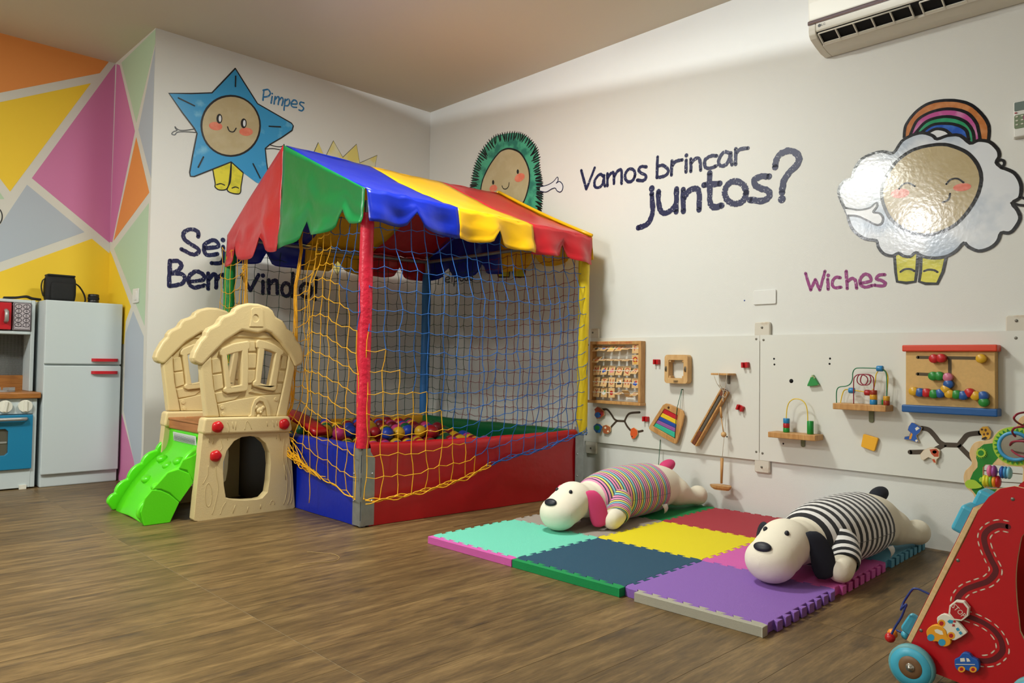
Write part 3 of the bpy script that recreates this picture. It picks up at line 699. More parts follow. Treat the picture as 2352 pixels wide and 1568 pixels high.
def front_pt(u, v):
    p = cN.lerp(cR, u); zb = lerp_tab(low, u); z = 1.50+(zb-1.50)*(v**.97)
    out = .03+.02*math.sin(PI*u) if z > .42 else .034+.012*math.sin(9*u)
    if z > 1.2: out = .03-.045*min(1, (z-1.2)/.2)
    return (p.x, p.y-out-.02*math.sin(PI*min(1, max(0, (z-.4)/1.0)))*math.sin(PI*u), z-.03*math.sin(PI*u)*math.sin(PI*min(1, v*1.2))+.02*math.sin(5*u+3*v))
put_net(net('front', front_pt, 18, 14, lambda p: 'y' if p.z < .90-(p.x+1.64)*.98 else 'b', .0021, .009, 2), '%s knotted net over the front')
edge = [front_pt(i/72, 1.0) for i in range(73)]
mb1, mb2 = MB(), MB()
for k in range(3):
    pts = [Vector(p)+Vector((0, -.002*k, .008*math.sin(i*.9+k*2)-.004*k)) for i, p in enumerate(edge)]
    mb1.tube(pts[:38], .0026, 5); mb2.tube(pts[37:], .0022, 5)
pbuild(mb1, 'net_edge_cord', N_yel); pbuild(mb2, 'net_edge_cord', N_blue)
def side_pt(u, v):   # u 0 at the near upright, 1 at the gathered bundle by the entrance
    t = u*.50; p = cN.lerp(cL, t); zb = .14+.16*u+.10*max(0, u-.5)
    z = 1.46+(zb-1.46)*v; g = 1-.35*u*math.sin(PI*v)
    peak = .10*(1-abs(u-.48)/.52)*math.sin(PI*min(1, v*1.05+.05))
    zz = z+peak-.04*u*math.sin(PI*v); off = -.035-.02*math.sin(PI*v)*math.sin(PI*u)
    if zz > .42: off += .075*math.exp(-((p.y+1.0)/.16)**2)*min(1, (zz-.42)/.1)
    if zz > 1.15: off += .045*min(1, (zz-1.15)/.2)
    return (p.x+off, p.y-.05*u*math.sin(PI*v), zz)
put_net(net('side', side_pt, 9, 14, lambda p: 'y' if p.z < .90+(p.y+1.668)*1.45 else 'b', .0021, .008, 5), '%s knotted net on the near side')
# gathered bundle of cords beside the entrance and its tangle at the bottom
rg = random.Random(11); mb = MB()
for k in range(9):
    pts = []
    for i in range(26):
        v = i/25; b = Vector(side_pt(1.0, v)); w = .006+.020*abs(math.sin(v*7+k))*(.4+v)
        pts.append(b+Vector((rg.uniform(-1, 1)*.002-.004*k*.2, math.sin(k*1.7+v*5)*w, 0)))
    mb.tube(pts, .0021, 4)
for k in range(12):
    a = Vector(side_pt(1.0, .93+.05*rg.random())); b = Vector(side_pt(.35+.3*rg.random(), 1.0)); pts = []
    for i in range(10):
        t = i/9; p = a.lerp(b, t); pts.append(p+Vector((-.012-.012*math.sin(PI*t+k), .02*math.sin(6*t+k*2), -.035*math.sin(PI*t)*(1+.5*math.sin(k))+.012*math.sin(11*t+k))))
    mb.tube(pts, .0022, 4)
for k in range(5):
    c = Vector(side_pt(.62+.04*k, 1.0))+Vector((-.02, 0, -.01)); pts = [c+Vector((.004*math.sin(j*1.3), .022*math.cos(j*.7+k), .018*math.sin(j*.7+k*1.2))) for j in range(10)]
    mb.tube(pts, .0024, 4)
c = Vector(side_pt(.5, 1.0)); mb.tube([c+Vector((-.02, .004*math.sin(i), -.022*i)) for i in range(8)], .0022, 4)
pts = [Vector(side_pt(1-i/20*1.0, 1.0))+Vector((-.008, 0, .008*math.sin(i*1.3))) for i in range(21)]; mb.tube(pts, .003, 5)
o = pbuild(mb, 'net_bundle', N_yel); o['label'] = 'yellow net gathered and knotted beside the entrance'
# second gathered curtain next to the green upright
mb = MB()
for k in range(8):
    pts = []
    for i in range(18):
        v = i/17; z = 1.44-.84*v; p = cN.lerp(cL, .80+.012*math.sin(k*1.9+v*4)+.05*v*(k-4)/4); pts.append((p.x-.03-.004*(k % 3), p.y, z))
    mb.tube(pts, .0021, 4)
for k in range(3):
    q = cN.lerp(cL, .80); pts = [(q.x-.045+.012*math.cos(j*1.2), q.y+.022*math.sin(j*1.2+k), 1.30-.02*k+.016*math.cos(j*1.2)) for j in range(7)]; mb.tube(pts, .0022, 4)
pbuild(mb, 'net_bundle', N_yel)
def side2_pt(u, v):
    p = cN.lerp(cL, .84+.19*u); return (p.x-.036, p.y, 1.44-1.0*v+.03*math.sin(PI*u)*-1)
put_net(net('side2', side2_pt, 4, 12, lambda p: 'y', .0019, .008, 8), '%s knotted net by the green upright')
put_net(net('back', lambda u, v: (cL.lerp(cF, u).x, cL.lerp(cF, u).y+.012, 1.50-1.14*v-.03*math.sin(PI*u)), 18, 15, lambda p: 'g', .0018, .006, 3), '%s knotted net along the back')
put_net(net('right', lambda u, v: (cF.lerp(cR, u).x+.012, cF.lerp(cR, u).y, 1.50-1.14*v-.03*math.sin(PI*u)), 18, 15, lambda p: 'g' if p.y > -.62-(1.4-p.z)*-.25-.25 else 'r', .0018, .006, 4), '%s knotted net along the wall')
# ---- balls
BALLC = [('red', (170, 22, 34)), ('dark red', (128, 18, 34)), ('yellow', (228, 178, 36)), ('blue', (34, 70, 184)), ('green', (20, 98, 62)), ('pink', (206, 60, 130))]
ball_me = {}
for nm, c in BALLC:
    me = MB().ball((0, 0, 0), .036, 18, 12).mesh('ball'); me.materials.append(smat('ball_'+nm.replace(' ', '_'), *c, .38)); ball_me[nm] = me
rg = random.Random(21); spots = []
def try_ball(x, y, z):
    if all((Vector((x, y, z))-s_).length > .0722 for s_ in spots): spots.append(Vector((x, y, z))); return True
yy = -1.36; r_ = 0
while yy < -.33:
    xx = -1.44+(r_ % 2)*.038
    while xx < -.36-.35*max(0, (-yy-.7)):
        try_ball(xx+rg.uniform(-.0015, .0015), yy+rg.uniform(-.0015, .0015), .268+.0362); xx += .0765
    yy += .0668; r_ += 1
base = list(spots)
for s_ in base:          # a heap on top, nested in the hollows
    cxy = (s_.x+1.05)**2/.20+(s_.y+.80)**2/.22
    if cxy < 1 and rg.random() < .62: try_ball(s_.x+.03825, s_.y+.0223, s_.z+.0585)
for s_ in spots:
    nm = rg.choices([b[0] for b in BALLC], (3, 4, 5, 4, 4, 3))[0]
    o = link('play_ball', ball_me[nm]); o.location = s_; o.rotation_euler = (rg.random()*6, rg.random()*6, 0)
    tag(o, '%s plastic play ball lying in the ball pit' % nm, 'ball', '%s balls in the ball pit' % nm)
# ================================================================== toddler climber: two house-shaped panels, deck and slide
HX, HY = -2.16, -1.01
climb = thing('toddler_climber', 'beige plastic playhouse climber with a bright green slide', 'climber', Matrix.Translation((HX, HY, 0)))
def zc(P): return [(240+x*.34435, 680+y*.34435) for x, y in P]
def hp(P, yp=-1.062):
    out = []
    for px, py in zc(P):
        q = on_y(px, py, yp); out.append(((q.x-HX)*.93, max(0, q.z)))
    return out
M_beige = smat('plastic_beige', 222, 200, 148, .42, bump=.10, bscale=160, spec=.45); M_brown = wood_mat('plastic_brown', (160, 98, 52), (186, 122, 72), (3, 1, 8), .5)
M_lime = smat('plastic_lime', 92, 226, 22, .33, bump=.05, bscale=120, sss=.0); M_redk = smat('plastic_red', 196, 16, 26, .28)
roof_out = [(640,462),(595,442),(585,412),(598,372),(640,300),(668,272),(678,262),(682,240),(705,212),(752,192),(770,182),(780,158),(805,132),(860,116),(880,104),(890,84),(930,60),(990,47),(1060,52),(1130,74),(1160,98),(1172,122),(1180,138),(1230,165),(1252,195),(1262,216),(1300,240),(1322,275),(1328,292),(1358,325),(1377,375),(1376,435),(1362,457),(1322,474)]
roof_in = [(1278,388),(1220,312),(1150,248),(1110,233),(1050,250),(980,236),(940,230),(820,302),(722,396),(664,456)]
wall_out = [(690,806),(650,462),(722,396),(820,302),(940,230),(1110,233),(1220,312),(1278,388),(1322,474),(1264,802)]
winL, winR = [(838,394),(888,380),(941,369),(942,480),(939,592),(868,607),(850,500)], [(1105,358),(1145,366),(1183,381),(1163,490),(1140,598),(1078,581),(1092,470)]
door = [(826,1342),(812,1260),(806,1180),(808,1105),(832,1030),(885,965),(940,938),(1000,931),(1060,940),(1110,980),(1137,1040),(1143,1120),(1135,1230),(1122,1305),(1085,1343),(1040,1353),(960,1358),(880,1355)]
body = [(596,1488),(612,1330),(640,1080),(660,915),(1276,903),(1296,1110),(1311,1300),(1318,1402),(1306,1414),(960,1456),(622,1502),(604,1500)]
belt = [(650,912),(652,895),(664,818),(680,810),(970,804),(1262,798),(1274,803),(1290,880),(1286,896),(1270,902),(960,912),(668,922)]
frL = [(783,392),(782,370),(800,347),(880,315),(985,298),(1001,308),(1000,348),(988,358),(990,480),(988,592),(988,606),(985,628),(960,636),(840,650),(818,640),(812,618),(828,608),(816,500),(800,402)]
frR = [(1046,342),(1044,305),(1060,289),(1120,302),(1180,324),(1240,366),(1240,388),(1222,398),(1205,500),(1190,598),(1190,622),(1172,633),(1110,624),(1035,604),(1022,592),(1024,572),(1040,562),(1052,450),(1060,350)]
def shell(y):
    """panel parts share one frame: x right, y up, z towards the viewer"""
    return Matrix.Translation((0, y, 0)) @ Matrix(((1, 0, 0, 0), (0, 0, -1, 0), (0, 1, 0, 0), (0, 0, 0, 1)))
def house_panel(y, name, relief):
    F = shell(y)
    def part(nm, mb, par, m=M_beige, bw=.006):
        o = mb.build(nm, m, par, F if par is climb else None); bevel(o, bw, 3, 35) if bw else None; return o
    w = part(name, MB().prism(hp(wall_out), 0, .028, [hp(winL), hp(winR)]), climb, bw=.004)
    part('roof_rim', MB().prism(hp(roof_out+roof_in), -.006, .052), w, bw=.012)
    part('lower_frame', MB().prism(hp(body), -.004, .050, [hp(door)]), w, bw=.014)
    part('belt', MB().prism(hp(belt), -.010, .064), w, bw=.010)
    part('corner_stile', MB().prism(hp([(650,462),(724,398),(730,480),(742,600),(768,722),(785,806),(690,806)]), .02, .044), w, bw=.008)
    part('corner_stile', MB().prism(hp([(1278,390),(1322,474),(1264,802),(1190,802),(1212,720),(1240,600),(1266,480)]), .02, .044), w, bw=.008)
    part('window_frame', MB().prism(hp(frL), .02, .046, [hp(winL)]), w, bw=.006)
    part('window_frame', MB().prism(hp(frR), .02, .046, [hp(winR)]), w, bw=.006)
    # boards between
    for P in ([(734,420),(790,408),(806,506),(738,516)], [(740,527),(808,517),(818,612),(752,634)], [(758,648),(806,638),(838,656),(958,642),(900,690),(772,712)], [(1000,640),(1030,612),(1170,640),(1198,622),(1204,590),(1238,588),(1230,645),(1100,658)],
              [(1238,398),(1272,402),(1262,486),(1222,486)], [(1216,500),(1258,502),(1246,572),(1204,572)], [(1004,300),(1042,300),(1044,346),(1056,366),(994,368),(1002,345)], [(994,384),(1054,382),(1048,480),(994,480)], [(993,496),(1046,494),(1040,556),(1022,572),(1022,578),(993,580)],
              [(870,272),(960,232),(1100,240),(1175,282),(1090,282),(980,272)]):
        part('board', MB().prism(hp(P), .02, .034), w, bw=.003)
    part('board', MB().prism(hp([(774,722),(900,694),(1100,662),(1224,655),(1190,798),(790,804)]), .02, .037), w, bw=.003)
    for P in [ellipse(806,741,14,14,14), ellipse(815,786,13,13,14), ellipse(1190,686,13,13,14)]: part('rivet', MB().prism(hp(P), .034, .0405), w, bw=.001)
    if relief:
        part('attic_vent', MB().prism(hp([(990,205),(1000,150),(1002,90),(1015,78),(1070,78),(1084,90),(1086,150),(1090,206)]), .046, .056, [hp(ellipse(1034,148,21,25,16))]), w, bw=.003)
        arch = [(990,802),(1008,790),(1015,740),(1035,690),(1075,665),(1115,680),(1140,730),(1150,798),(1125,800),(1115,740),(1095,705),(1070,698),(1048,715),(1038,760),(1034,803)]
        part('mouse_hole_arch', MB().prism(hp(arch), .03, .044), w, bw=.003)
        mb = MB(); c = hp([(1072,762)])[0]; k = .0012*.93
        mb.ball((c[0], c[1], .040), .018, 14, 8, (1, .9, .6)); mb.ball((c[0]-.018, c[1]+.016, .040), .011, 12, 6, (1, 1, .5)); mb.ball((c[0]+.018, c[1]+.013, .040), .011, 12, 6, (1, 1, .5)); mb.ball((c[0]+.002, c[1]-.008, .050), .007, 10, 6); mb.ball((c[0], c[1]-.028, .038), .016, 12, 6, (.9, .8, .5))
        mb.build('mouse_relief', M_beige, w)
        # carved wood grain on the lower frame
        gr = MB()
        for P in ([(752,1135),(758,1200),(770,1280),(745,1400),(725,1455)], [(700,1130),(695,1190),(660,1255)], ellipse(700,1325,24,78,22)+[(724,1325)], [(825,1370),(800,1410),(785,1455)], [(893,1390),(875,1445)], [(985,1400),(975,1440)], [(1075,1385),(1070,1415)],
                  [(1240,950),(1232,1080),(1262,1200),(1255,1320),(1235,1385)], [(1262,980),(1262,1100),(1290,1210),(1280,1330),(1262,1385)], [(1290,1080),(1300,1200),(1298,1330),(1285,1380)], [(1140,1385),(1150,1360),(1165,1362),(1172,1385)], [(1240,1120),(1250,1220)],
                  [(738,945),(730,985)], [(790,955),(800,1000),(785,1030)], [(835,940),(838,960)], [(700,945),(705,975)], [(1185,925),(1187,950)], [(1205,915),(1215,960)]):
            Q = smooth_line(hp(P), 4) if len(P) > 2 else hp(P)
            gr.tube([(x, y_, .0498) for x, y_ in Q], .0016, 5)
        for P in ([(825,835),(840,870),(838,905)], [(862,835),(868,880)], [(888,835),(885,890)], [(950,890),(960,840),(975,835),(1000,885)], [(1108,832),(1112,865)], [(1150,825),(1160,870)], [(1178,830),(1180,860)]):
            gr.tube([(x, y_, .0638) for x, y_ in smooth_line(hp(P), 4)], .0015, 5)
        o = gr.build('carved_grain', smat('plastic_beige_groove', 206, 184, 132, .5), w); o['kind'] = 'stuff'
    return w
house_panel(0, 'front_panel', True)
house_panel(.50, 'back_panel', False)
# round red fastener caps
for P, zz in (((757, 870), .064), ((1230, 850), .064), ((752, 1065), .050)):
    c = hp([P])[0]; mb = MB(); prof = [(.0, .014), (.012, .0145), (.021, .012), (.0265, .006), (.028, 0)]; n = 30; rows = []
    for r, h in reversed(prof): rows.append([(c[0]+r*(1+.035*math.cos(5*2*PI*k/n))*math.cos(2*PI*k/n), c[1]+r*(1+.035*math.cos(5*2*PI*k/n))*math.sin(2*PI*k/n), zz+h*1.25) for k in range(n)])
    mb.sheet(rows, closed=True); mb.build('fastener_cap', M_redk, climb, shell(0))
# deck with plank grooves
mb = MB(); mb.box((.265, .245, .425), (.44, .44, .05))
dk = bevel(mb.build('deck', M_brown, climb), .008, 2)
for i in range(5): bevel(MB().box((.08+.092*i, .245, .452), (.082, .43, .010)).build('deck_board', M_brown, dk), .003, 2)
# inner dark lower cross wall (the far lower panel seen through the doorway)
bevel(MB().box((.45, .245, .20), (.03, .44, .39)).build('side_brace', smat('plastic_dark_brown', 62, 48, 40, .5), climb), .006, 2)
bevel(MB().box((.10, .46, .20), (.06, .03, .39)).build('leg', M_beige, climb), .008, 2)
# slide
def sp(P, yp=-1.0): return [((on_y(px, py, yp).x-HX), max(0.0, on_y(px, py, yp).z)) for px, py in zc(P)]
near = [(650,1003),(625,1035),(590,1058),(548,1068),(515,1090),(494,1125),(485,1148),(455,1152),(415,1172),(378,1205),(350,1245),(322,1272),(310,1285),(290,1310),(262,1345),(246,1390),(236,1425),(232,1440),(238,1490),(258,1532),(432,1513),(495,1372),(590,1240),(640,1130)]
def slide_frame(y): return Matrix.Translation((0, y, 0)) @ Matrix(((1, 0, 0, 0), (0, 0, -1, 0), (0, 1, 0, 0), (0, 0, 0, 1)))
nearP = sp(near)
def lobed(n, amp):
    """slide cheek whose upper edge is a row of leaf lobes"""
    C = smooth_line([(.055, .335), (-.005, .285), (-.075, .225), (-.14, .15), (-.195, .085), (-.225, .03)], 10); m = len(C); out = []
    for i, c in enumerate(C):
        t = (Vector(C[min(i+1, m-1)])-Vector(C[max(i-1, 0)])).normalized(); nn = Vector((t.y, -t.x))
        k = amp*abs(math.sin(PI*n*i/(m-1)))**.7; out.append((c[0]+nn.x*k, c[1]+nn.y*k))
    return out+[(-.205, 0), (-.095, 0), (-.05, .10), (.02, .205), (.06, .27)]
bed = [(.06, .405), (.052, .33), (.03, .285), (-.03, .235), (-.09, .17), (-.145, .095), (-.18, .03), (-.19, 0)]
bedS = smooth_line(bed, 4)
rows = [[(x, y, z+.004*math.cos(PI*(y-.24)/.22)) for y in (.035, .12, .20, .245, .29, .37, .455)] for x, z in bedS]
sl = MB().sheet(rows).build('slide', M_lime, climb); solid(sl, .012)
for y0, PP in ((.018, lobed(3, .030)), (.478, lobed(5, .016))):
    o = MB().prism(PP, -.016, .016).build('slide_side', M_lime, sl, slide_frame(y0)); bevel(o, .009, 3, 30)
# raised leaf edges on the near side
for P in ([(650,1003),(590,1058),(515,1090),(487,1146),(545,1160),(590,1240),(640,1130)], [(485,1150),(415,1172),(350,1245),(312,1285),(370,1285),(430,1310),(495,1372),(588,1240),(560,1180)], [(310,1288),(262,1345),(234,1438),(258,1530),(430,1512),(493,1372),(428,1318),(370,1292)]):
    bevel(MB().prism(sp(P), .014, .022).build('leaf', M_lime, sl, slide_frame(.018)), .006, 2, 30)
for x, y, z in ((-.02, .33, .255), (-.005, .15, .262), (-.10, .30, .165), (-.11, .13, .15), (-.03, .22, .235)):
    MB().ball((x, y, z), .03, 14, 8, (1, 1.1, .75)).build('grip_bump', M_lime, sl)
# printed notice on the steep top of the slide
stk = MB().box((.046, .225, .365), (.002, .30, .045), Matrix.Rotation(-.10, 3, 'Y')).build('notice', smat('label_white', 214, 220, 218, .5), sl)
mbn = MB()
for r in range(9): mbn.box((.0449-.00042*r, .225, .384-.0046*r), (.0022, .275, .0011), Matrix.Rotation(-.10, 3, 'Y'))
o = mbn.build('notice_print', smat('print_grey', 120, 126, 126, .6), sl); o['kind'] = 'stuff'
# ================================================================== toy kitchen
M_kgrey = smat('kitchen_pale_blue_grey', 196, 206, 208, .45); M_kshade = smat('kitchen_grey_side', 178, 188, 196, .5); M_kred = smat('kitchen_red', 190, 22, 36, .35); M_kblue = smat('kitchen_blue', 20, 122, 164, .4)
M_silver = smat('silver_plastic', 168, 166, 164, .35, metal=.4); M_kwood = wood_mat('kitchen_wood', (140, 86, 34), (176, 114, 52), (2, 10, 14), .45); M_dark = smat('dark_gap', 26, 26, 30, .6); M_cream = smat('knob_cream', 226, 224, 212, .4)
FX0, FX1, FYF = -2.484, -2.070, .415
fr = thing('toy_fridge', 'tall pale grey toy fridge with red handles', 'toy fridge', Matrix.Translation((FX0, FYF, 0)))
w = FX1-FX0; H = 1.098
bevel(MB().span((0, 0, .0), (w, .325, H)).build('body', M_kgrey, fr), .006, 2)
d1 = bevel(MB().span((-.001, -.020, .722), (w+.001, -.001, H-.002)).build('freezer_door', M_kgrey, fr), .005, 2)
d2 = bevel(MB().span((-.001, -.020, .075), (w+.001, -.001, .712)).build('fridge_door', M_kgrey, fr), .005, 2)
def red_handle(z, par):
    P = [(.245, -.012), (.255, -.034), (.28, -.042), (.365, -.042), (.39, -.034), (.398, -.012)]
    MB().prism([(x, y) for x, y in smooth_line(P, 3)], z-.009, z+.009).build('handle', M_kred, par)
red_handle(.748, d1); red_handle(.672, d2)
# --- stove and microwave unit, cut by the left picture edge
KX1 = -2.505; KX0 = -2.99
ks = thing('toy_kitchen', 'grey toy kitchen with red microwave and blue oven at left edge', 'toy kitchen', Matrix.Translation((KX0, .43, 0)))
W = KX1-KX0
def kx(px, y=.43): return on_y(px, 900, y).x-KX0
mb = MB(); mb.span((.018, .021, .007), (W-.022, .279, .06)); mb.span((W-.022, 0, .006), (W, .30, .52)); mb.span((0, 0, .006), (.018, .30, .52)); mb.span((.018, .28, .006), (W-.022, .30, .52)); mb.span((.018, .0, .43), (W-.022, .02, .52)); mb.span((.018, 0, .006), (W-.022, .02, .116))
bevel(mb.build('cabinet', M_kgrey, ks), .003, 1)
bevel(MB().span((-.01, -.025, .521), (W+.014, .31, .556)).build('worktop', M_kwood, ks), .006, 2)
ov = bevel(MB().prism([(.02, .117), (W-.022, .117), (W-.022, .428), (.02, .428)], 0, .018, [[(.10, .20), (W-.155, .20), (W-.14, .215), (W-.14, .335), (W-.155, .35), (.10, .35), (.085, .335), (.085, .215)]]).build('oven_door', M_kblue, ks, Matrix.Translation((0, 0, 0)) @ Matrix(((1, 0, 0, 0), (0, 0, -1, 0), (0, 1, 0, 0), (0, 0, 0, 1)))), .003, 2)
MB().span((.08, .195, .0), (W-.135, .355, .004)).build('window', smat('oven_window', 88, 84, 74, .15, spec=.6), ov)
MB().span((.09, .268, .004), (W-.145, .278, .008)).build('rack', M_silver, ov)
mb = MB(); z = .405; mb.tube([(.05, z, .02), (.06, z, .042), (.08, z, .046), (W-.09, z, .046), (W-.065, z, .042), (W-.055, z, .02)], .010, 10); mb.build('handle', M_silver, ov)
for px in (-105, -44, 8, 39, 72):
    pass
for i in range(4):
    x = W-.062-.098*i; mb = MB().cyl((x, -.022, .478), (x, .004, .478), .035, n=24)
    o = bevel(mb.build('knob', M_cream, ks), .004, 2); MB().box((x, -.026, .478), (.014, .014, .058), Matrix.Rotation(.15*i, 3, 'Y'), ).build('knob_ridge', M_cream, o)
# burners
for cx in (.12, .33):
    mb = MB()
    mb.cyl((cx, .12, .556), (cx, .12, .566), .065, n=22); b = mb.build('burner', M_silver, ks)
    mb = MB()
    for k in range(4):
        a = PI/2*k+.3; mb.box((cx+.045*math.cos(a), .12+.045*math.sin(a), .573), (.05, .009, .016), Matrix.Rotation(a, 3, 'Z'))
    mb.build('burner_grate', M_silver, b)
# upper part
mb = MB(); mb.span((W-.020, .12, .556), (W, .31, 1.098)); mb.span((0, .12, .556), (.02, .31, 1.098)); mb.span((.02, .12, 1.080), (W-.02, .31, 1.098)); mb.span((.02, .12, .893), (W-.02, .31, .912)); mb.span((.02, .205, .912), (W-.02, .31, 1.08)); mb.span((.02, .303, .556), (W-.02, .31, .893))
bevel(mb.build('upper_frame', M_kgrey, ks), .003, 1)
MB().span((.02, .294, .556), (W-.02, .302, .648)).build('backsplash', M_kwood, ks)
mbm = MB()
for i in range(48):
    for j in range(2): mbm.tube([(.02+(W-.04)*k/24, .3005, .652+.005*i+.0014*(1 if (k+j+i) % 2 else -1)) for k in range(25)], .0011, 3, smooth=False, caps=False)
o = mbm.build('mesh_back', smat('mesh_metal', 150, 152, 150, .45, metal=.3), ks); o['kind'] = 'stuff'
MB().span((.02, .3012, .648), (W-.02, .3018, .893)).build('mesh_backing', smat('mesh_dark', 96, 98, 98, .6), ks)
md_ = bevel(MB().span((.025, .108, .918), (W-.122, .20, 1.076)).build('microwave_door', M_kred, ks), .004, 2)
MB().rbox(((W-.122)/2-.015, .107, .997), (.20, .004, .088), .012, axis=1).build('window', smat('microwave_window', 176, 168, 142, .2), md_)
MB().tube([(W-.15, .106, 1.030), (W-.15, .080, 1.022), (W-.15, .080, .972), (W-.15, .106, .964)], .011, 10).build('handle', M_silver, md_)
kp = bevel(MB().span((W-.112, .112, .916), (W-.022, .20, 1.078)).build('keypad', smat('keypad_grey', 182, 172, 178, .5), ks), .002, 1)
Fk = Matrix.Translation((W-.067, .1115, 0)) @ Matrix(((1, 0, 0, 0), (0, 0, -1, 0), (0, 1, 0, 0), (0, 0, 0, 1)))
M_kink = smat('keypad_ink', 48, 40, 48, .6)
mb = MB(); ribbon(mb, [(-.042, .919), (.042, .919), (.042, 1.075), (-.042, 1.075)], .004, .0006, closed=True); ribbon(mb, [(-.036, .924), (.036, .924), (.036, .938), (-.036, .938)], .0022, .0006, closed=True)
mb.build('keypad_border', M_kink, kp, Fk)
for i, ch in enumerate('1234567890'):
    cx, cy = (-.020 if i % 2 == 0 else .020), 1.057-.0270*(i//2)
    mb = MB(); ribbon(mb, ellipse(cx, cy, .0165, .0122, 22), .0030, .0006, closed=True)
    key = mb.build('key_ring', M_kink, kp, Fk)
    me = text_mesh(ch, .021, Matrix.Translation((cx, cy, .0007))); me.materials.append(M_kink); link('digit', me, kp, Fk)
me = text_mesh('11:20', .012, Matrix.Translation((0, .931, .0007))); me.materials.append(smat('keypad_lcd', 214, 208, 212, .5)); link('clock_digits', me, kp, Fk)
MB().box((W-.06, -.004, .012), (.035, .012, .024)).build('foot', M_cream, ks)
for dx, dy in ((.03, .03), (.03, .27), (W-.03, .27)): MB().box((dx, dy, .004), (.03, .03, .008)).build('foot', M_cream, ks)
# ---- things on top
M_bag = smat('black_nylon', 16, 16, 17, .75, bump=.3, bscale=300)
bx, by, bz = -2.375, .58, H
bag = thing('camera_bag', 'small black camera bag with shoulder strap on the toy fridge', 'bag', Matrix.Translation((bx, by, bz)))
def pad(cx, cz, w_, d_, h_, y, name, par):
    rows = []
    for i in range(9):
        v = i/8; row = []; k = 1-.10*(abs(2*v-1))**4; dd = d_*(1-.25*(abs(2*v-1))**3)
        for j in range(24):
            a = 2*PI*j/24; c_, s_ = math.cos(a), math.sin(a); e = .35
            row.append((cx+w_/2*k*math.copysign(abs(c_)**e, c_), y+dd/2*math.copysign(abs(s_)**e, s_), cz+h_*v))
        rows.append(row)
    mb = MB().sheet(rows, closed=True); n = 24; mb.add([], []); mb.f.append(tuple(reversed(range(n)))); mb.sm.append(False); mb.f.append(tuple(range(8*n, 9*n))); mb.sm.append(False)
    return mb.build(name, M_bag, par)
pad(0, 0, .165, .095, .158, 0, 'body', bag); pad(.003, .008, .125, .03, .11, -.052, 'front_pocket', bag)
bevel(MB().box((0, 0, .160), (.15, .085, .012)).build('lid', M_bag, bag), .005, 2)
mb = MB()
for s_, P in ((1, [(.075, 0, .125), (.105, 0, .105), (.13, -.01, .06), (.138, -.015, .02), (.125, -.02, .004), (.09, -.03, .004)]), (-1, [(-.078, 0, .14), (-.092, 0, .125), (-.098, 0, .09), (-.092, 0, .05), (-.085, 0, .03)])):
    Q = smooth_line(P, 4); rows = [[(x, y-.014, z), (x, y+.014, z)] for x, y, z in Q]; mb.sheet(rows)
solid(mb.build('strap', M_bag, bag), .003)
ln = thing('camera_lens', 'short black camera lens standing on the toy fridge', 'lens', Matrix.Translation((-2.195, .55, H)))
MB().lathe([(.026, 0), (.030, .004), (.031, .022), (.029, .024), (.029, .040), (.031, .042), (.031, .056), (.027, .060), (.024, .058)], n=28).build('barrel', smat('lens_black', 20, 20, 22, .4), ln)
MB().lathe([(.0315, .026), (.0325, .028), (.0325, .038), (.0315, .040)], n=40).build('focus_ring', smat('lens_rubber', 14, 14, 15, .8), ln)
Q = smooth_line([(-2.66, .60, 1.099), (-2.60, .585, 1.103), (-2.55, .57, 1.112), (-2.52, .57, 1.103), (-2.47, .60, 1.101)], 5)
mb = MB(); rows = [[(x, y-.018, z+.002), (x, y-.006, z+.012), (x, y+.02, z+.002)] for x, y, z in Q]; mb.sheet(rows)
o = solid(mb.build('camera_strap', M_bag), .004); tag(o, 'flat black strap lying across the toy kitchen top', 'strap')
# wall switch on the return
sw = thing('light_switch', 'white light switch plate on the pale green painted wall', 'light switch', frame((XC-.002, .198, 1.140), (0, -1, 0), (-1, 0, 0)))
MB().rbox((0, 0, .004), (.105, .088, .008), .008).build('plate', smat('switch_white', 226, 226, 222, .4), sw)
MB().rbox((0.01, 0, .009), (.03, .055, .006), .003).build('rocker', smat('switch_white', 226, 226, 222, .4), sw)
# ================================================================== play boards on the right wall
BT = .020                                            # outer face of the boards
FBD = frame_right(0, 0, BT)                          # board face frame: x right, y up, z out
def zA(P): return [(1320+x*.27431, 720+y*.27431) for x, y in P]
def zB(P): return [(1700+x*.27721, 720+y*.27721) for x, y in P]
def wb(P, w=0.0):
    out = []
    for px, py in P:
        q = on_x(px, py, -(BT+w)); out.append((-q.y, q.z))
    return out
def A(x, y, w=0.0): return wb(zA([(x, y)]), w)[0]
def B(x, y, w=0.0): return wb(zB([(x, y)]), w)[0]
M_board = smat('board_white', 220, 220, 212, .5); M_pine = wood_mat('pine', (176, 124, 66), (208, 160, 98), (8, 1.5, 8), .5); M_pineh = wood_mat('pine_pale', (196, 150, 92), (220, 182, 126), (6, 1.5, 6), .5)
M_oldw = smat('block_white', 212, 206, 192, .6, rgb2=(190, 168, 140), vscale=18, lo=.58, hi=.75); M_screw = smat('screw_zinc', 120, 116, 106, .4, metal=.6); M_hole = smat('hole_dark', 14, 14, 15, .9)
M_mdf = smat('mdf', 204, 164, 100, .6, var=.08, vscale=90)
def at(u, v, w=0.0017): return frame_right(-u, v, BT+w)
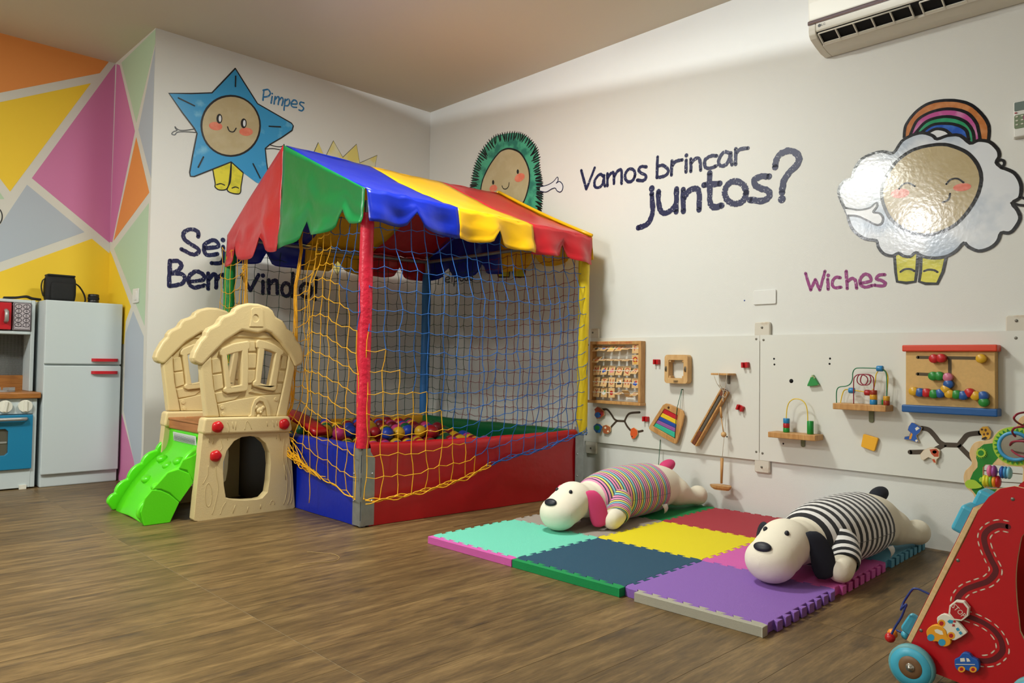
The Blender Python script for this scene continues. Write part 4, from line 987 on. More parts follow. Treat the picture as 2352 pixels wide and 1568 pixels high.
# mounting blocks (behind the boards, against the wall)
for i, (x0, y0, x1, y1, lab) in enumerate(((1352, 754, 1379, 790, 'white wooden block holding the first play board by the yellow post, upper'), (1736, 739, 1772, 785, 'white wooden block above the seam of the two play boards'), (2312, 723, 2362, 775, 'white wooden block above the second play board at the right edge'), (1348, 1000, 1374, 1040, 'white wooden block holding the first play board by the yellow post, lower'), (1736, 1040, 1771, 1083, 'white wooden block below the seam of the two play boards'))):
    (a, b), (c, d) = [(-q.y, q.z) for q in (on_x(x0, y1, -.002), on_x(x1, y0, -.002))]
    t = thing('mounting_block', lab, 'block', frame_right(-(a+c)/2, (b+d)/2, .0))
    MB().rbox((0, 0, .0095), (c-a, d-b, .0185), .010).build('block', M_oldw, t)
    sy = (.022 if i < 3 else -.022); MB().lathe([(.006, .019), (.0055, .0215), (.003, .0225), (0, .0225)], (0, sy, 0), 12).build('screw', M_screw, t)
# the two boards
seam = A(1548, 700)[0]
def board(u0, u1, v0, v1, lab, screws, holes):
    t = thing('play_board', lab, 'board', at((u0+u1)/2, v0, 0)); ox, oy = (u0+u1)/2, v0
    bevel(MB().box((0, (v1-v0)/2, -.0005), (u1-u0, v1-v0, .001)).build('panel', M_board, t), .0004, 1)
    bevel(MB().box((0, (v1-v0)/2, -.0095), (u1-u0, v1-v0, .017)).build('core', smat('board_edge', 206, 202, 190, .6), t), .001, 1)
    for u, v in screws: MB().lathe([(.0062, 0), (.0055, .0012), (.002, .0014), (0, .0008)], (u-ox, v-oy, 0), 12).build('screw', M_screw, t)
    for u, v, r in holes: MB().lathe([(r, .0003), (0, .0004)], (u-ox, v-oy, 0), 12).build('hole', M_hole, t)
    return t
u0 = A(78, 500)[0]; vb, vt = .296, .928
board(u0, seam-.0015, vb, vt, 'white play board with alphabet frame next to the ball pit', [A(114, 262), A(1520, 213), A(97, 1010), A(1520, 1157)], [(*A(1275, 1030), .004)])
board(seam+.0015, 4.02, vb+.002, vt+.002, 'white play board with bead mazes behind the red push walker', [B(194, 218), B(185, 1157), B(2285, 202)], [(*B(281, 374), .005), (*B(284, 421), .005), (*B(745, 372), .005), (*B(741, 416), .005), (*B(424, 558), .0105), (*B(358, 1077), .0045)])
# ---- alphabet frame
D = .045
ax0, av0 = A(140, 745, D); ax1, av1 = A(556, 228, D); ax0 = A(126, 480, D)[0]
al = thing('alphabet_frame', 'wooden alphabet frame with turning letter and animal tiles', 'alphabet toy', at(ax0, av0)); aw, ah = ax1-ax0, av1-av0
def loc(p): return (p[0]-ax0, p[1]-av0)
th = .019
bevel(MB().box((aw/2, ah-th/2, D/2), (aw, th, D)).build('top_rail', M_pine, al), .002, 2)
bevel(MB().box((aw/2-.002, .008, D/2+.004), (aw+.014, .017, D+.008)).build('bottom_rail', M_pine, al), .002, 2)
for x in (.009, aw-.009): bevel(MB().box((x, ah/2, D/2), (.018, ah-2*th+.002, D)).build('side_rail', M_pine, al), .002, 2)
me = text_mesh('DICIONÁRIO ALFABETO DOS ANIMAIS', .0165, Matrix.Translation((aw/2-.004, ah-th*.52, D+.0004))); me.transform(Matrix.Translation((aw/2, 0, 0)) @ Matrix.Diagonal((.92, 1, 1, 1)) @ Matrix.Translation((-aw/2, 0, 0))); me.materials.append(smat('print_red', 182, 38, 28, .6)); link('title_print', me, al)
M_tile = smat('tile_wood', 214, 176, 122, .55, var=.1, vscale=50); M_tred = smat('print_red', 182, 38, 28, .6)
rows_z = [298, 392, 482, 580, 668]
cols = [182, 244, 312, 374, 436, 510]
content = [['p:k', 'p:b', 'p:y', 'p:o', 'e', 'F'], ['p:o', 'e', 'e', 'e', 'e', 'lion'], ['M', 'p:b', 'p:p', 'O', 'Q', 'R'], ['S', 'T', 'U', 'p:k', 'W', 'p:b'], ['Y', 'p:w', 'dot', 'e', 'blank', 'e']]
tilt = [[55, 62, 50, 58, 76, 4], [52, 78, 80, 80, 78, 0], [10, 24, 10, 26, 14, 55], [12, 20, 6, 14, 12, 4], [8, 6, 2, 76, -48, 72]]
PIC = {'k': ((40, 40, 44), (236, 232, 224)), 'b': ((40, 84, 178), (196, 44, 38)), 'y': ((232, 196, 70), (70, 120, 60)), 'o': ((222, 110, 40), (150, 60, 30)), 'p': ((228, 140, 140), (200, 90, 100)), 'w': ((236, 236, 230), (80, 150, 90))}
tw, thh = .0470, .058
tile_me = MB().rbox((0, 0, 0), (tw, thh, .004), .002, 1).mesh('tile'); tile_me.materials.append(M_tile)
for r in range(5):
    cy = loc(A(300, rows_z[r], .03))[1]
    MB().cyl((.018, cy+.004, .032), (aw-.018, cy+.004, .032), .003, n=8).build('rod', smat('rod_white', 222, 220, 212, .5), al)
    for c in range(6):
        cx = .018+(aw-.036)*(c+.5)/6
        k = content[r][c]; rot = Matrix.Rotation(-math.radians(tilt[r][c]), 4, 'X') @ Matrix.Rotation(math.radians([3, -3, 2, 4, -2, 0][(c+r) % 6]), 4, 'Z')
        tl = link('tile', tile_me, al, Matrix.Translation((cx, cy+.004, .032)) @ rot)
        if len(k) == 1:
            me = text_mesh(k, .046, Matrix.Translation((0, 0, .0023))); me.materials.append(M_tred); link('letter', me, tl)
        elif k == 'dot': MB().face(ellipse(0, 0, .0125, .0135, 20), .0023).build('red_dot', M_tred, tl)
        elif k == 'lion':
            MB().face([(math.cos(t)*.017*(1+.12*math.cos(9*t)), math.sin(t)*.017*(1+.12*math.cos(9*t))+.002) for t in (2*PI*i/54 for i in range(54))], .0023).build('lion_mane', smat('lion_red', 176, 40, 36, .6), tl)
            MB().face(ellipse(0, .002, .010, .010, 18), .0026).build('lion_face', smat('lion_yellow', 226, 170, 60, .6), tl)
            MB().face(ellipse(0, -.016, .013, .006, 18), .0025).build('lion_body', smat('lion_yellow', 226, 170, 60, .6), tl)
        elif k.startswith('p:'):
            c1, c2 = PIC[k[2]]
            MB().face([(math.cos(t)*.014*(1+.25*math.sin(3*t+r)), math.sin(t)*.011*(1+.2*math.cos(4*t+c))-.003) for t in (2*PI*i/36 for i in range(36))], .0023).build('animal_print', smat('print_%s1' % k[2], *c1, .6), tl)
            MB().face(ellipse(.007, .008, .006, .0065, 14), .0025).build('animal_head', smat('print_%s2' % k[2], *c2, .6), tl)
            MB().face([(-.012, .019), (.012, .019), (.012, .0205), (-.012, .0205)], .0024).build('caption_print', smat('print_redbrown', 150, 60, 44, .6), tl)
# ---- branching slots with sliding animals
M_slot = smat('slot_dark', 70, 58, 46, .4)
def track(lab, branches, Z, w):
    t = thing('slot_track', lab, 'slot track', FBD); z = .0006
    for br in branches:
        mb = MB(); ribbon(mb, smooth_line(wb(Z(br)), 6) if len(br) > 2 else wb(Z(br)), w, z); mb.build('slot', M_slot, t); z += .0001
    return t
track('dark branching slot track under the alphabet frame', [[(235,802),(272,803),(305,840),(330,880),(352,896)], [(215,940),(250,958),(290,962),(322,930),(352,898)], [(352,897),(418,900)], [(418,900),(442,852),(472,832),(545,826)], [(418,900),(442,945),(480,985),(522,990),(570,980)]], zA, .0125)
track('dark branching slot track beside the tree-shaped toy', [[(1500,948),(1562,962),(1612,1012),(1650,1060),(1692,1086)], [(1408,1147),(1480,1146),(1580,1140),(1642,1112),(1692,1086)], [(1692,1086),(1812,1090)], [(1812,1090),(1850,1042),(1892,1002),(1992,988)], [(1812,1090),(1852,1132),(1902,1182),(1962,1242)]], zB, .0200)
M_ply = smat('plywood_edge', 214, 186, 140, .6)
def token(lab, P, Z, cols_, details, wf=.012):
    pts = wb(Z(P), wf); cx = sum(p[0] for p in pts)/len(pts); cy = sum(p[1] for p in pts)/len(pts); L = lambda Q: [(x-cx, y-cy) for x, y in wb(Z(Q), wf)]
    t = thing('animal_token', lab, 'animal piece', at(cx, cy))
    MB().prism(L(P), .004, wf-.001).build('plate', M_ply, t)
    MB().prism(inset_poly(L(P) if sum(L(P)[i][0]*L(P)[(i+1) % len(P)][1]-L(P)[(i+1) % len(P)][0]*L(P)[i][1] for i in range(len(P))) > 0 else L(P)[::-1], .0012), wf-.001, wf).build('painted_face', smat('token_%d_%d_%d' % cols_, *cols_, .5), t)
    for nm, Q, c in details: MB().face(L(Q), wf+.0004).build(nm, smat('token_%d_%d_%d' % c, *c, .5), t)
    MB().cyl((0, 0, -.001), (0, 0, .006), .005, n=10).build('peg', M_ply, t)
ell = ellipse
token('wooden bird piece with blue wing at the upper left slot end', [(165,800),(190,778),(215,790),(245,815),(248,850),(215,875),(185,880),(165,850),(172,820)], zA, (168, 74, 46), [('wing', ell(195,848,25,24,16), (40,100,180)), ('breast', ell(225,835,14,18,14), (150,40,50))])
token('wooden peacock piece in blue and green below the bird', [(158,940),(185,918),(215,925),(235,945),(225,975),(215,1000),(180,998),(160,970)], zA, (40, 92, 160), [('tail', ell(190,955,22,20,16), (40,140,70)), ('head', ell(205,985,10,10,12), (40,120,190))])
token('wooden brown spotted piece next to the peacock', [(238,938),(265,930),(300,950),(300,985),(275,1008),(240,1000),(235,965)], zA, (176, 96, 56), [('spot', ell(258,955,9,9,12), (236,220,190)), ('spot', ell(280,985,8,8,12), (236,220,190))])
token('orange wooden animal piece at the lower right slot end', [(470,965),(495,953),(525,975),(528,1010),(505,1045),(480,1048),(465,1010)], zA, (224, 92, 34), [('eye', ell(482,1028,5,6,10), (30,24,20))])
token('blue wooden squirrel piece at the slot end under the peg panel', [(1395,935),(1420,900),(1445,905),(1508,945),(1490,985),(1460,1010),(1470,1040),(1482,1058),(1465,1068),(1430,1055),(1395,1045),(1358,1042),(1362,1018),(1400,1012),(1410,985),(1388,965)], zB, (30, 88, 176), [('belly', [(1405,1015),(1420,985),(1430,1000),(1418,1040),(1400,1040)], (232,160,50)), ('face_patch', [(1450,950),(1470,935),(1490,950),(1460,970)], (232,226,210)), ('paw', ell(1462,1052,10,10,12), (232,226,210))])
token('white and rust wooden dog piece on the lower left slot', [(1492,1165),(1520,1130),(1575,1108),(1625,1112),(1655,1130),(1650,1190),(1628,1210),(1625,1245),(1605,1240),(1585,1200),(1560,1190),(1520,1215),(1500,1205)], zB, (226, 212, 190), [('ear', [(1570,1125),(1625,1118),(1648,1140),(1645,1185),(1610,1185),(1585,1160)], (190,72,34)), ('eye_patch', ell(1612,1145,18,14,14), (90,44,30)), ('collar', [(1590,1205),(1612,1205),(1624,1235),(1606,1232)], (200,80,40))])
token('yellow wooden giraffe piece with brown spots on the upper right slot', [(1985,955),(2010,935),(2050,932),(2082,975),(2075,1020),(2060,1042),(1998,1045),(2005,1010),(1985,985)], zB, (230, 172, 44), [('spot', ell(2005,960,10,9,12), (96,56,28)), ('spot', ell(2035,965,10,12,12), (96,56,28)), ('spot', ell(2052,995,11,11,12), (96,56,28)), ('spot', ell(2022,1000,9,10,12), (96,56,28)), ('hoof', [(2005,1030),(2035,1018),(2052,1030),(2030,1043),(2002,1043)], (40,30,26))])
# ---- red clips
M_clip = smat('clip_red', 186, 22, 30, .3)
for x, y, r, lab in ((685, 404, 0, 'small red plastic clip left of the square tambourine'), (1428, 430, .05, 'small red plastic clip right of the wooden bracket shelf'), (594, 882, 0, 'small red plastic clip left of the rainbow strip board'), (1385, 790, -.35, 'small red tilted clip right of the slanted rasp stick')):
    c = A(x, y, .012); t = thing('wall_clip', lab, 'clip', at(*c) @ Matrix.Rotation(r, 4, 'Z'), 'red clips on the play board')
    MB().rbox((0, 0, .004), (.038, .028, .008), .003).build('base', M_clip, t)
    for s_ in (-1, 1): MB().rbox((s_*.0125, 0, .015), (.011, .028, .014), .003).build('jaw', M_clip, t)
# ---- square tambourine
Dt = .045; c = A(848, 464, Dt); tb = thing('square_tambourine', 'square wooden tambourine frame with metal jingles', 'tambourine', at(*c))
sz = (A(945, 464, Dt)[0]-A(752, 464, Dt)[0]); hz_ = A(848, 345, Dt)[1]-A(848, 585, Dt)[1]
def rr(w_, h_, r, n=5): return [(sx*(w_/2-r)+r*math.cos(a), sy*(h_/2-r)+r*math.sin(a)) for sx, sy, a0 in ((1, 1, 0), (-1, 1, PI/2), (-1, -1, PI), (1, -1, 1.5*PI)) for a in (a0+PI/2*i/n for i in range(n+1))]
bevel(MB().prism(rr(sz, hz_, .018), .002, Dt, [rr(sz-.052, hz_-.058, .004)]).build('frame', M_pineh, tb), .004, 2, 50)
for sx, sy in ((1, 1), (-1, 1), (-1, -1), (1, -1)): bevel(MB().box((sx*(sz/2-.032), sy*(hz_/2-.035), Dt/2), (.013, .013, Dt*.8)).build('corner_block', M_pineh, tb), .002, 1)
M_jing = smat('jingle_steel', 148, 140, 124, .35, metal=.7)
for x, y, ax_ in ((-sz/2+.012, 0, 'x'), (sz/2-.012, 0, 'x'), (0, -hz_/2+.012, 'y')):
    for k in (-1, 1):
        mb = MB().lathe([(.0, .0015), (.008, .003), (.019, 0), (.020, -.001)], n=20); R_ = Matrix.Rotation(PI/2, 4, 'Y') if ax_ == 'x' else Matrix.Rotation(PI/2, 4, 'X')
        mb.xf(Matrix.Translation((x+(k*.003 if ax_ == 'x' else 0), y+(k*.003 if ax_ == 'y' else 0), Dt/2+.012)) @ R_).build('jingle', M_jing, tb)
# ---- strip board with rainbow bars on a green string
Dr = .030; pr_ = lambda P, w=Dr: wb(zA(P), w)
out = [(770,752),(800,758),(890,800),(912,815),(922,850),(905,930),(862,1080),(852,1090),(835,1086),(640,975),(628,962),(630,945),(690,850),(745,765)]
cx, cy = pr_([(790, 920)])[0]; rb = thing('rainbow_strip_board', 'tilted wooden board with rainbow coloured strips hanging on a green string', 'strip board', at(cx, cy)); LL = lambda P, w=Dr: [(a-cx, b-cy) for a, b in pr_(P, w)]
bevel(MB().prism(LL([(p[0]-18, p[1]) for p in out]), .003, .016).build('back_plate', M_pine, rb), .003, 2, 50)
inner = [(757,796),(868,852),(842,1045),(664,942)]
bevel(MB().prism(LL([(x-6, y) for x, y in out]), .016, Dr, [LL([(x-6, y) for x, y in inner])]).build('frame', M_pine, rb), .003, 2, 50)
for P, c_ in (([(757,798),(867,853),(864,893),(738,830)], (194,26,38)), ([(738,832),(864,895),(860,930),(719,861)], (234,196,34)), ([(718,863),(860,932),(856,962),(701,889)], (28,76,164)), ([(700,891),(855,964),(851,996),(683,915)], (146,88,158)), ([(682,917),(850,998),(843,1042),(666,942)], (52,182,150))):
    bevel(MB().prism(LL([(x-6, y) for x, y in P]), .017, Dr-.004).build('strip', smat('strip_%d' % c_[0], *c_, .45), rb), .0015, 1, 50)
MB().lathe([(.007, Dr+.0003), (0, Dr+.0004)], (*LL([(788, 786)])[0], 0), 14).build('hole', smat('hole_brown', 80, 50, 28, .8), rb)
M_str = smat('string_green', 24, 92, 66, .7); a_, b_, c2_, d_ = LL([(882, 636), (862, 790), (855, 850), (842, 1042)])
mb = MB().tube([(*a_, .012), (*b_, Dr+.004), (*c2_, Dr+.004), (*d_, Dr+.003)], .0018, 6); mb.tube([(*a_, .012), (*LL([(884, 800)])[0], Dr)], .001, 5); mb.cyl((*a_, 0), (*a_, .014), .003, n=8); mb.build('string', M_str, rb)
q0, q1 = wb(zA([(710, 1055), (690, 1362)]), .012)
tag(MB().tube([(0, 0, .0), (.001, -(q0[1]-q1[1])*.5, .012), (q1[0]-q0[0], -(q0[1]-q1[1]), .004)], .0019, 6).build('hanging_string', M_str, None, at(q0[0], q0[1], .004)), 'green string hanging below the rainbow strip board', 'string')
# ---- bracket shelf with hanging rasp, beater and wooden boat
Ds = .075; M_cordw = smat('cord_white', 206, 196, 176, .8)
s0, s1 = A(1140, 505, Ds), A(1245, 508, Ds); bw = s1[0]-s0[0]; s2 = A(1352, 505, 0)
bs = thing('bracket_shelf', 'small wooden bracket shelf holding corded toys', 'shelf', at(s0[0], s0[1]))
wd = s2[0]-s0[0]
bevel(MB().box((wd/2, 0, Ds/2), (wd, .010, Ds)).build('plank', M_pine, bs), .002, 2)
bevel(MB().box((wd*.62, -.025, .005), (.014, .05, .006)).build('bracket', M_screw, bs), .002, 1)
g0, g1 = A(1258, 642, .03), A(1002, 1092, .03); gd = Vector(g1)-Vector(g0); gl_ = gd.length; ga = math.atan2(gd.y, gd.x)
gu = thing('rasp_stick', 'slanted brown wooden rasp stick hanging from white cord', 'rasp', at(g0[0], g0[1], .008) @ Matrix.Rotation(ga, 4, 'Z'))
M_dkw = wood_mat('walnut', (96, 48, 28), (130, 74, 44), (10, 30, 10), .4)
for s_ in (-1, 1): bevel(MB().box((gl_/2, s_*.016, .018), (gl_, .010, .034)).build('side', M_pine, gu), .002, 1)
bevel(MB().box((gl_/2, 0, .007), (gl_, .024, .012)).build('base', M_dkw, gu), .001, 1)
bevel(MB().box((gl_*.875, 0, .026), (gl_*.25, .0225, .022)).build('end_block', M_dkw, gu), .002, 1); bevel(MB().box((gl_*.05, 0, .026), (gl_*.10, .0225, .022)).build('end_block', M_dkw, gu), .002, 1)
MB().cyl((gl_*.10, 0, .026), (gl_*.75, 0, .026), .0095, n=14).build('rasp_tube', smat('rasp_grey', 96, 92, 84, .5), gu)
hang = A(1212, 495, Ds-.01)
def cordpts(P, w0): return [(*A(x, y, w), w) for x, y, w in P]
mb = MB()
for P in ([(1165,515,.084),(1195,590,.075),(1245,650,.045),(1258,660,.045)], [(1205,495,.084),(1215,590,.078),(1240,640,.05),(1245,730,.045)], [(1275,495,.084),(1270,560,.079),(1250,650,.05),(1235,700,.045)], [(1205,602,.06),(1212,596,.062),(1216,606,.06),(1207,610,.06)], [(1232,640,.05),(1275,650,.05),(1262,700,.05),(1235,690,.05),(1245,740,.05)]):
    mb.tube(smooth_line(cordpts(P, 0), 4), .0017, 5)
tag(mb.build('white_cord', M_cordw, None, FBD), 'white knotted cord tied around the rasp stick under the bracket shelf', 'cord')
bt = thing('beater', 'thin wooden beater with round ball end on white cord', 'beater', FBD)
p0, p1, p2 = A(1222, 780, .05), A(1228, 872, .05), A(1248, 1012, .045)
MB().tube([(*p0, .05), (*p1, .05)], .006, 10, rads=[.0045, .0065]).build('grip', M_pine, bt); MB().tube([(*p1, .05), (*p2, .045)], .0028, 8).build('stick', M_pine, bt); MB().ball((*p2, .045), .0145, 16, 10).build('ball_end', M_pineh, bt)
b0, b1 = A(1216, 1300, .045), A(1230, 1425, .045); bc = A(1232, 1450, .045)
wbt = thing('wooden_boat', 'small wooden boat toy hanging on a cord below the board', 'wooden toy', frame_right(-bc[0], bc[1]-.011, BT))
MB().tube([(0, .16, .045), (b1[0]-bc[0]-.001, .0285, .045)], .0065, 10, rads=[.0085, .006]).xf(Matrix.Translation((b0[0]-bc[0], 0, 0)) @ Matrix.Shear('XY', 4, (0, 0)) if False else Matrix.Identity(4)).build('mast', M_pine, wbt)
hull = smooth_line([(-.060, .018), (-.02, .045), (.055, .035), (.062, .01), (.03, -.03), (-.03, -.028), (-.055, -.005)], 4, True)
mb = MB(); rows = []
for v, k in ((0, .72), (.35, .9), (.8, 1.0), (1, .95)): rows.append([(x*k, .022*v-.002, .045+y*k) for x, y in hull])
mb.sheet(rows, closed=True); n_ = len(hull); mb.f += [tuple(range(n_)), tuple(reversed(range(3*n_, 4*n_)))]; mb.sm += [False, False]
mb.build('hull', M_pine, wbt)
top_ = A(1240, 720, .05); MB().tube([(0, .155, .045), (top_[0]-bc[0], top_[1]-bc[1], .003)], .0014, 5).build('cord', M_cordw, wbt)
# ---- green triangle and yellow square
def slab_toy(name, lab, cat, P, w, m, bw=.002):
    pts = wb(zB(P), w); cx = sum(p[0] for p in pts)/len(pts); cy = sum(p[1] for p in pts)/len(pts)
    return tag(bevel(MB().prism([(x-cx, y-cy) for x, y in pts], .0005, w).build(name, m, None, at(cx, cy)), bw, 2, 50), lab, cat)
slab_toy('triangle_piece', 'worn green wooden triangle on the second play board', 'wooden piece', [(590,512),(600,506),(640,572),(652,592),(600,600),(556,600),(556,592)], .02, smat('green_worn', 34, 140, 62, .5, rgb2=(196, 190, 150), vscale=30, lo=.60, hi=.64))
slab_toy('square_piece', 'tilted yellow wooden square on the second play board', 'wooden piece', [(1020,1000),(1030,998),(1138,1030),(1142,1038),(1114,1136),(1106,1140),(1004,1102),(1002,1094)], .016, smat('yellow_block', 240, 176, 34, .45))
# ---- bead maze shelves
def wire(t, P, m, w, r=.0024, k=6): MB().tube([(*q, ww) for q, ww in ((p[:2], p[2]) for p in smooth_line([(a, b, w) for a, b in P], k))], r, 8).build('wire', m, t)
Y_, G_, R_w, C_ = smat('wire_yellow', 232, 196, 24, .35), smat('wire_green', 18, 118, 76, .35), smat('wire_crimson', 140, 18, 48, .35), None
def beads(t, x, y, w, spec, r=.0155):
    h = 0
    for c_, hh in spec:
        MB().lathe([(r*.5, y+h), (r*.92, y+h), (r, y+h+.002), (r, y+h+hh-.002), (r*.92, y+h+hh), (r*.5, y+h+hh)], (x, 0, w), 20, axis=1).build('bead', smat('bead_%d_%d_%d' % c_, *c_, .35), t); h += hh
bR, bB, bG, bY, bO = (176, 28, 36), (36, 128, 186), (28, 140, 56), (206, 152, 40), (150, 50, 30)
Dm = .092; s0, s1 = B(230, 1000, Dm), B(622, 1030, Dm); zt = B(400, 985, Dm*.5)[1]
sh = thing('bead_maze_shelf', 'small wooden shelf with single yellow wire arch and beads', 'bead maze', at(s0[0], s0[1])); wd = s1[0]-s0[0]
bevel(MB().box((wd/2, 0, Dm/2), (wd, .027, Dm)).build('plank', M_pine, sh), .003, 2)
MB().rbox((wd*.58, -.030, .003), (.020, .05, .004), .008).build('bracket', smat('bracket_olive', 110, 112, 84, .4, metal=.5), sh)
Lm = lambda x, y, w=Dm*.5: (B(x, y, w)[0]-s0[0], B(x, y, w)[1]-s0[1])
wire(sh, [Lm(385,975), Lm(385,830), Lm(400,750), Lm(430,715), Lm(465,706), Lm(510,716), Lm(545,755), Lm(560,830), Lm(560,985)], Y_, Dm*.5)
beads(sh, Lm(385, 900)[0], .014, Dm*.5, [(bG, .021), (bR, .022), (bB, .024)]); beads(sh, Lm(583, 900)[0]-.0, .014, Dm*.5, [(bG, .062)], .0150)
s0, s1 = B(767, 765, Dm), B(1207, 775, Dm)
sh = thing('bead_maze_shelf', 'wooden shelf with looped green, yellow and crimson bead wires', 'bead maze', at(s0[0], s0[1])); wd = s1[0]-s0[0]
bevel(MB().box((wd/2, 0, Dm/2), (wd, .028, Dm)).build('plank', M_pine, sh), .003, 2)
MB().rbox((wd*.6, -.038, .003), (.022, .065, .004), .009).build('bracket', smat('bracket_olive', 110, 112, 84, .4, metal=.5), sh)
wire(sh, [Lm(800,745), Lm(800,650), Lm(820,610), Lm(880,600), Lm(915,580), Lm(932,540), Lm(935,490), Lm(955,457), Lm(1000,450), Lm(1150,455), Lm(1190,468), Lm(1215,520), Lm(1215,745)], G_, Dm*.5)
wire(sh, [Lm(822,745), Lm(835,680), Lm(855,635), Lm(900,628), Lm(980,642), Lm(1060,650), Lm(1095,625), Lm(1110,570), Lm(1120,500), Lm(1150,465), Lm(1180,462), Lm(1210,500), Lm(1216,560), Lm(1200,745)], Y_, Dm*.35)
wire(sh, [Lm(952,745), Lm(952,560), Lm(965,520), Lm(990,505), Lm(1020,505), Lm(1055,520), Lm(1068,548), Lm(1055,582), Lm(1020,592), Lm(988,575), Lm(980,545), Lm(995,510), Lm(1030,502), Lm(1080,510), Lm(1095,548), Lm(1082,582), Lm(1050,592), Lm(1018,578), Lm(1008,548), Lm(1025,508), Lm(1070,503), Lm(1105,520), Lm(1118,560), Lm(1116,745)], R_w, Dm*.65)
def bead_at(t, x, y, w, c_, r=.013, L_=.024, rz=0):
    MB().lathe([(r*.5, -L_/2), (r*.9, -L_/2), (r, -L_/2+.002), (r, L_/2-.002), (r*.9, L_/2), (r*.5, L_/2)], (0, 0, 0), 18, axis=0).xf(Matrix.Translation((x, y, w)) @ Matrix.Rotation(rz, 4, 'Z')).build('bead', smat('bead_%d_%d_%d' % c_, *c_, .35), t)
bead_at(sh, *Lm(916, 637), Dm*.35, bB); bead_at(sh, *Lm(1048, 655), Dm*.35, bR); bead_at(sh, *Lm(1160, 455), Dm*.5, bB, .013, .026)
beads(sh, Lm(1116, 700)[0], .014, Dm*.65, [(bB, .022), (bY, .022), (bO, .020)]); beads(sh, Lm(1195, 700)[0], .014, Dm*.35, [(bG, .022)]); beads(sh, Lm(1222, 700)[0], .014, Dm*.62, [(bO, .020), (bY, .020)], .0135)
# ---- slot panel with coloured pegs
Dp = .05; p00, p11 = B(1374, 772, Dp), B(2112, 300, Dp)
sp_ = thing('peg_slot_panel', 'wooden panel with sliding coloured pegs between red and blue bars', 'peg panel', at(p00[0], p00[1])); pw, ph = p11[0]-p00[0], p11[1]-p00[1]; LP = lambda x, y: (B(x, y, Dp)[0]-p00[0], B(x, y, Dp)[1]-p00[1])
MB().box((pw/2, ph/2, .02), (pw, ph, .036)).build('back_box', M_mdf, sp_)
bevel(MB().box((pw/2, ph/2, Dp-.006), (pw, ph, .012)).build('panel', M_mdf, sp_), .001, 1)
bevel(MB().box((pw/2, ph+.007, (Dp+.016)/2), (pw+.022, .028, Dp+.016)).build('top_bar', smat('bar_red', 214, 62, 28, .35), sp_), .005, 3)
bevel(MB().box((pw/2, -.006, (Dp+.018)/2), (pw+.024, .032, Dp+.018)).build('bottom_bar', smat('bar_blue', 20, 84, 148, .35), sp_), .005, 3)
mz = .0001
for P in ([(1472,362),(2000,370)], [(1738,366),(1740,650)], [(1470,500),(1738,512)], [(1445,645),(2030,678)], [(2026,678),(2030,735)]):
    mb = MB(); ribbon(mb, [LP(*p) for p in P], .0135, Dp+mz); mb.build('slot', smat('slot_shadow', 84, 70, 48, .7), sp_); mz += .0001
PC = {'r': (190, 30, 36), 'y': (214, 164, 38), 'g': (40, 134, 54), 'p': (200, 112, 140), 'b': (38, 86, 156)}
for x, y, c_ in ((1618,373,'r'),(1678,370,'r'),(2008,373,'y'),(1612,517,'g'),(1662,517,'g'),(1733,527,'p'),(1738,584,'b'),(1714,626,'y'),(1450,643,'y'),(1502,652,'b'),(1556,655,'r'),(1617,665,'g'),(1670,660,'b'),(1747,664,'y'),(1805,670,'g'),(1860,677,'b'),(1912,655,'r'),(1962,680,'y'),(2025,680,'b'),(2030,732,'g')):
    q = LP(x, y); MB().lathe([(.0185, Dp), (.0185, Dp+.024), (.0172, Dp+.0265), (0, Dp+.0268)], (q[0], q[1], 0), 20).build('peg', smat('peg_'+c_, *PC[c_], .35), sp_)
# ---- plate, remote holder and air conditioner on the wall
pc = [(-q.y, q.z) for q in (on_x(1731, 700, -.004), on_x(1783, 664, -.004))]
bp = thing('blank_wall_plate', 'blank white wall plate above the play boards', 'wall plate', frame_right(-(pc[0][0]+pc[1][0])/2, (pc[0][1]+pc[1][1])/2))
MB().rbox((0, 0, .004), (pc[1][0]-pc[0][0], pc[1][1]-pc[0][1], .008), .007).build('plate', smat('switch_white', 226, 226, 222, .4), bp)
o = MB().lathe([(.004, 0), (.003, .002), (0, .0025)], n=10).build('wall_pin', smat('pin_blue', 30, 70, 160, .4), None, frame_right(on_x(1710, 690).y, on_x(1710, 690).z)); tag(o, 'tiny blue pin head left of the blank wall plate', 'pin')
ra, rb2 = on_x(2331, 320), on_x(2335, 237); RH = rb2.z-ra.z
rm = thing('remote_control', 'white air conditioner remote in a wall holder at right edge', 'remote control', frame_right(ra.y, ra.z)); RW = .062
bevel(MB().box((RW/2, RH*.30, .007), (RW+.006, RH*.62, .014)).build('holder', smat('remote_white', 222, 222, 216, .4), rm), .004, 2)
bevel(MB().box((RW/2, RH/2, .020), (RW, RH, .018)).build('body', smat('remote_white', 222, 222, 216, .4), rm), .006, 3)
MB().rbox((RW/2, RH*.84, .0295), (RW*.84, RH*.24, .003), .003).build('screen', smat('remote_lcd', 112, 128, 124, .2), rm)
MB().rbox((RW/2, RH*.42, .0295), (RW*.86, RH*.38, .002), .006).build('keypad', smat('remote_green', 110, 128, 96, .5), rm)
for i in range(3):
    for j in range(2): MB().rbox((RW*.22+.018*j, RH*(.56-.11*i), .031), (.009, .006, .003), .002).build('button', smat('remote_key', 206, 206, 190, .4), rm)
MB().rbox((RW*.68, RH*.50, .031), (.014, .014, .003), .002).build('button', smat('remote_magenta', 150, 40, 100, .4), rm); MB().rbox((RW*.16, RH*.67, .031), (.009, .005, .003), .002).build('button', smat('remote_redkey', 170, 60, 70, .4), rm)
M_ac = smat('ac_plastic', 224, 220, 206, .35); ACL, ACX = 0.92, 3.108
ac = thing('air_conditioner', 'white wall-mounted split air conditioner at the top right', 'air conditioner', frame_right(-ACX, 2.262)); 
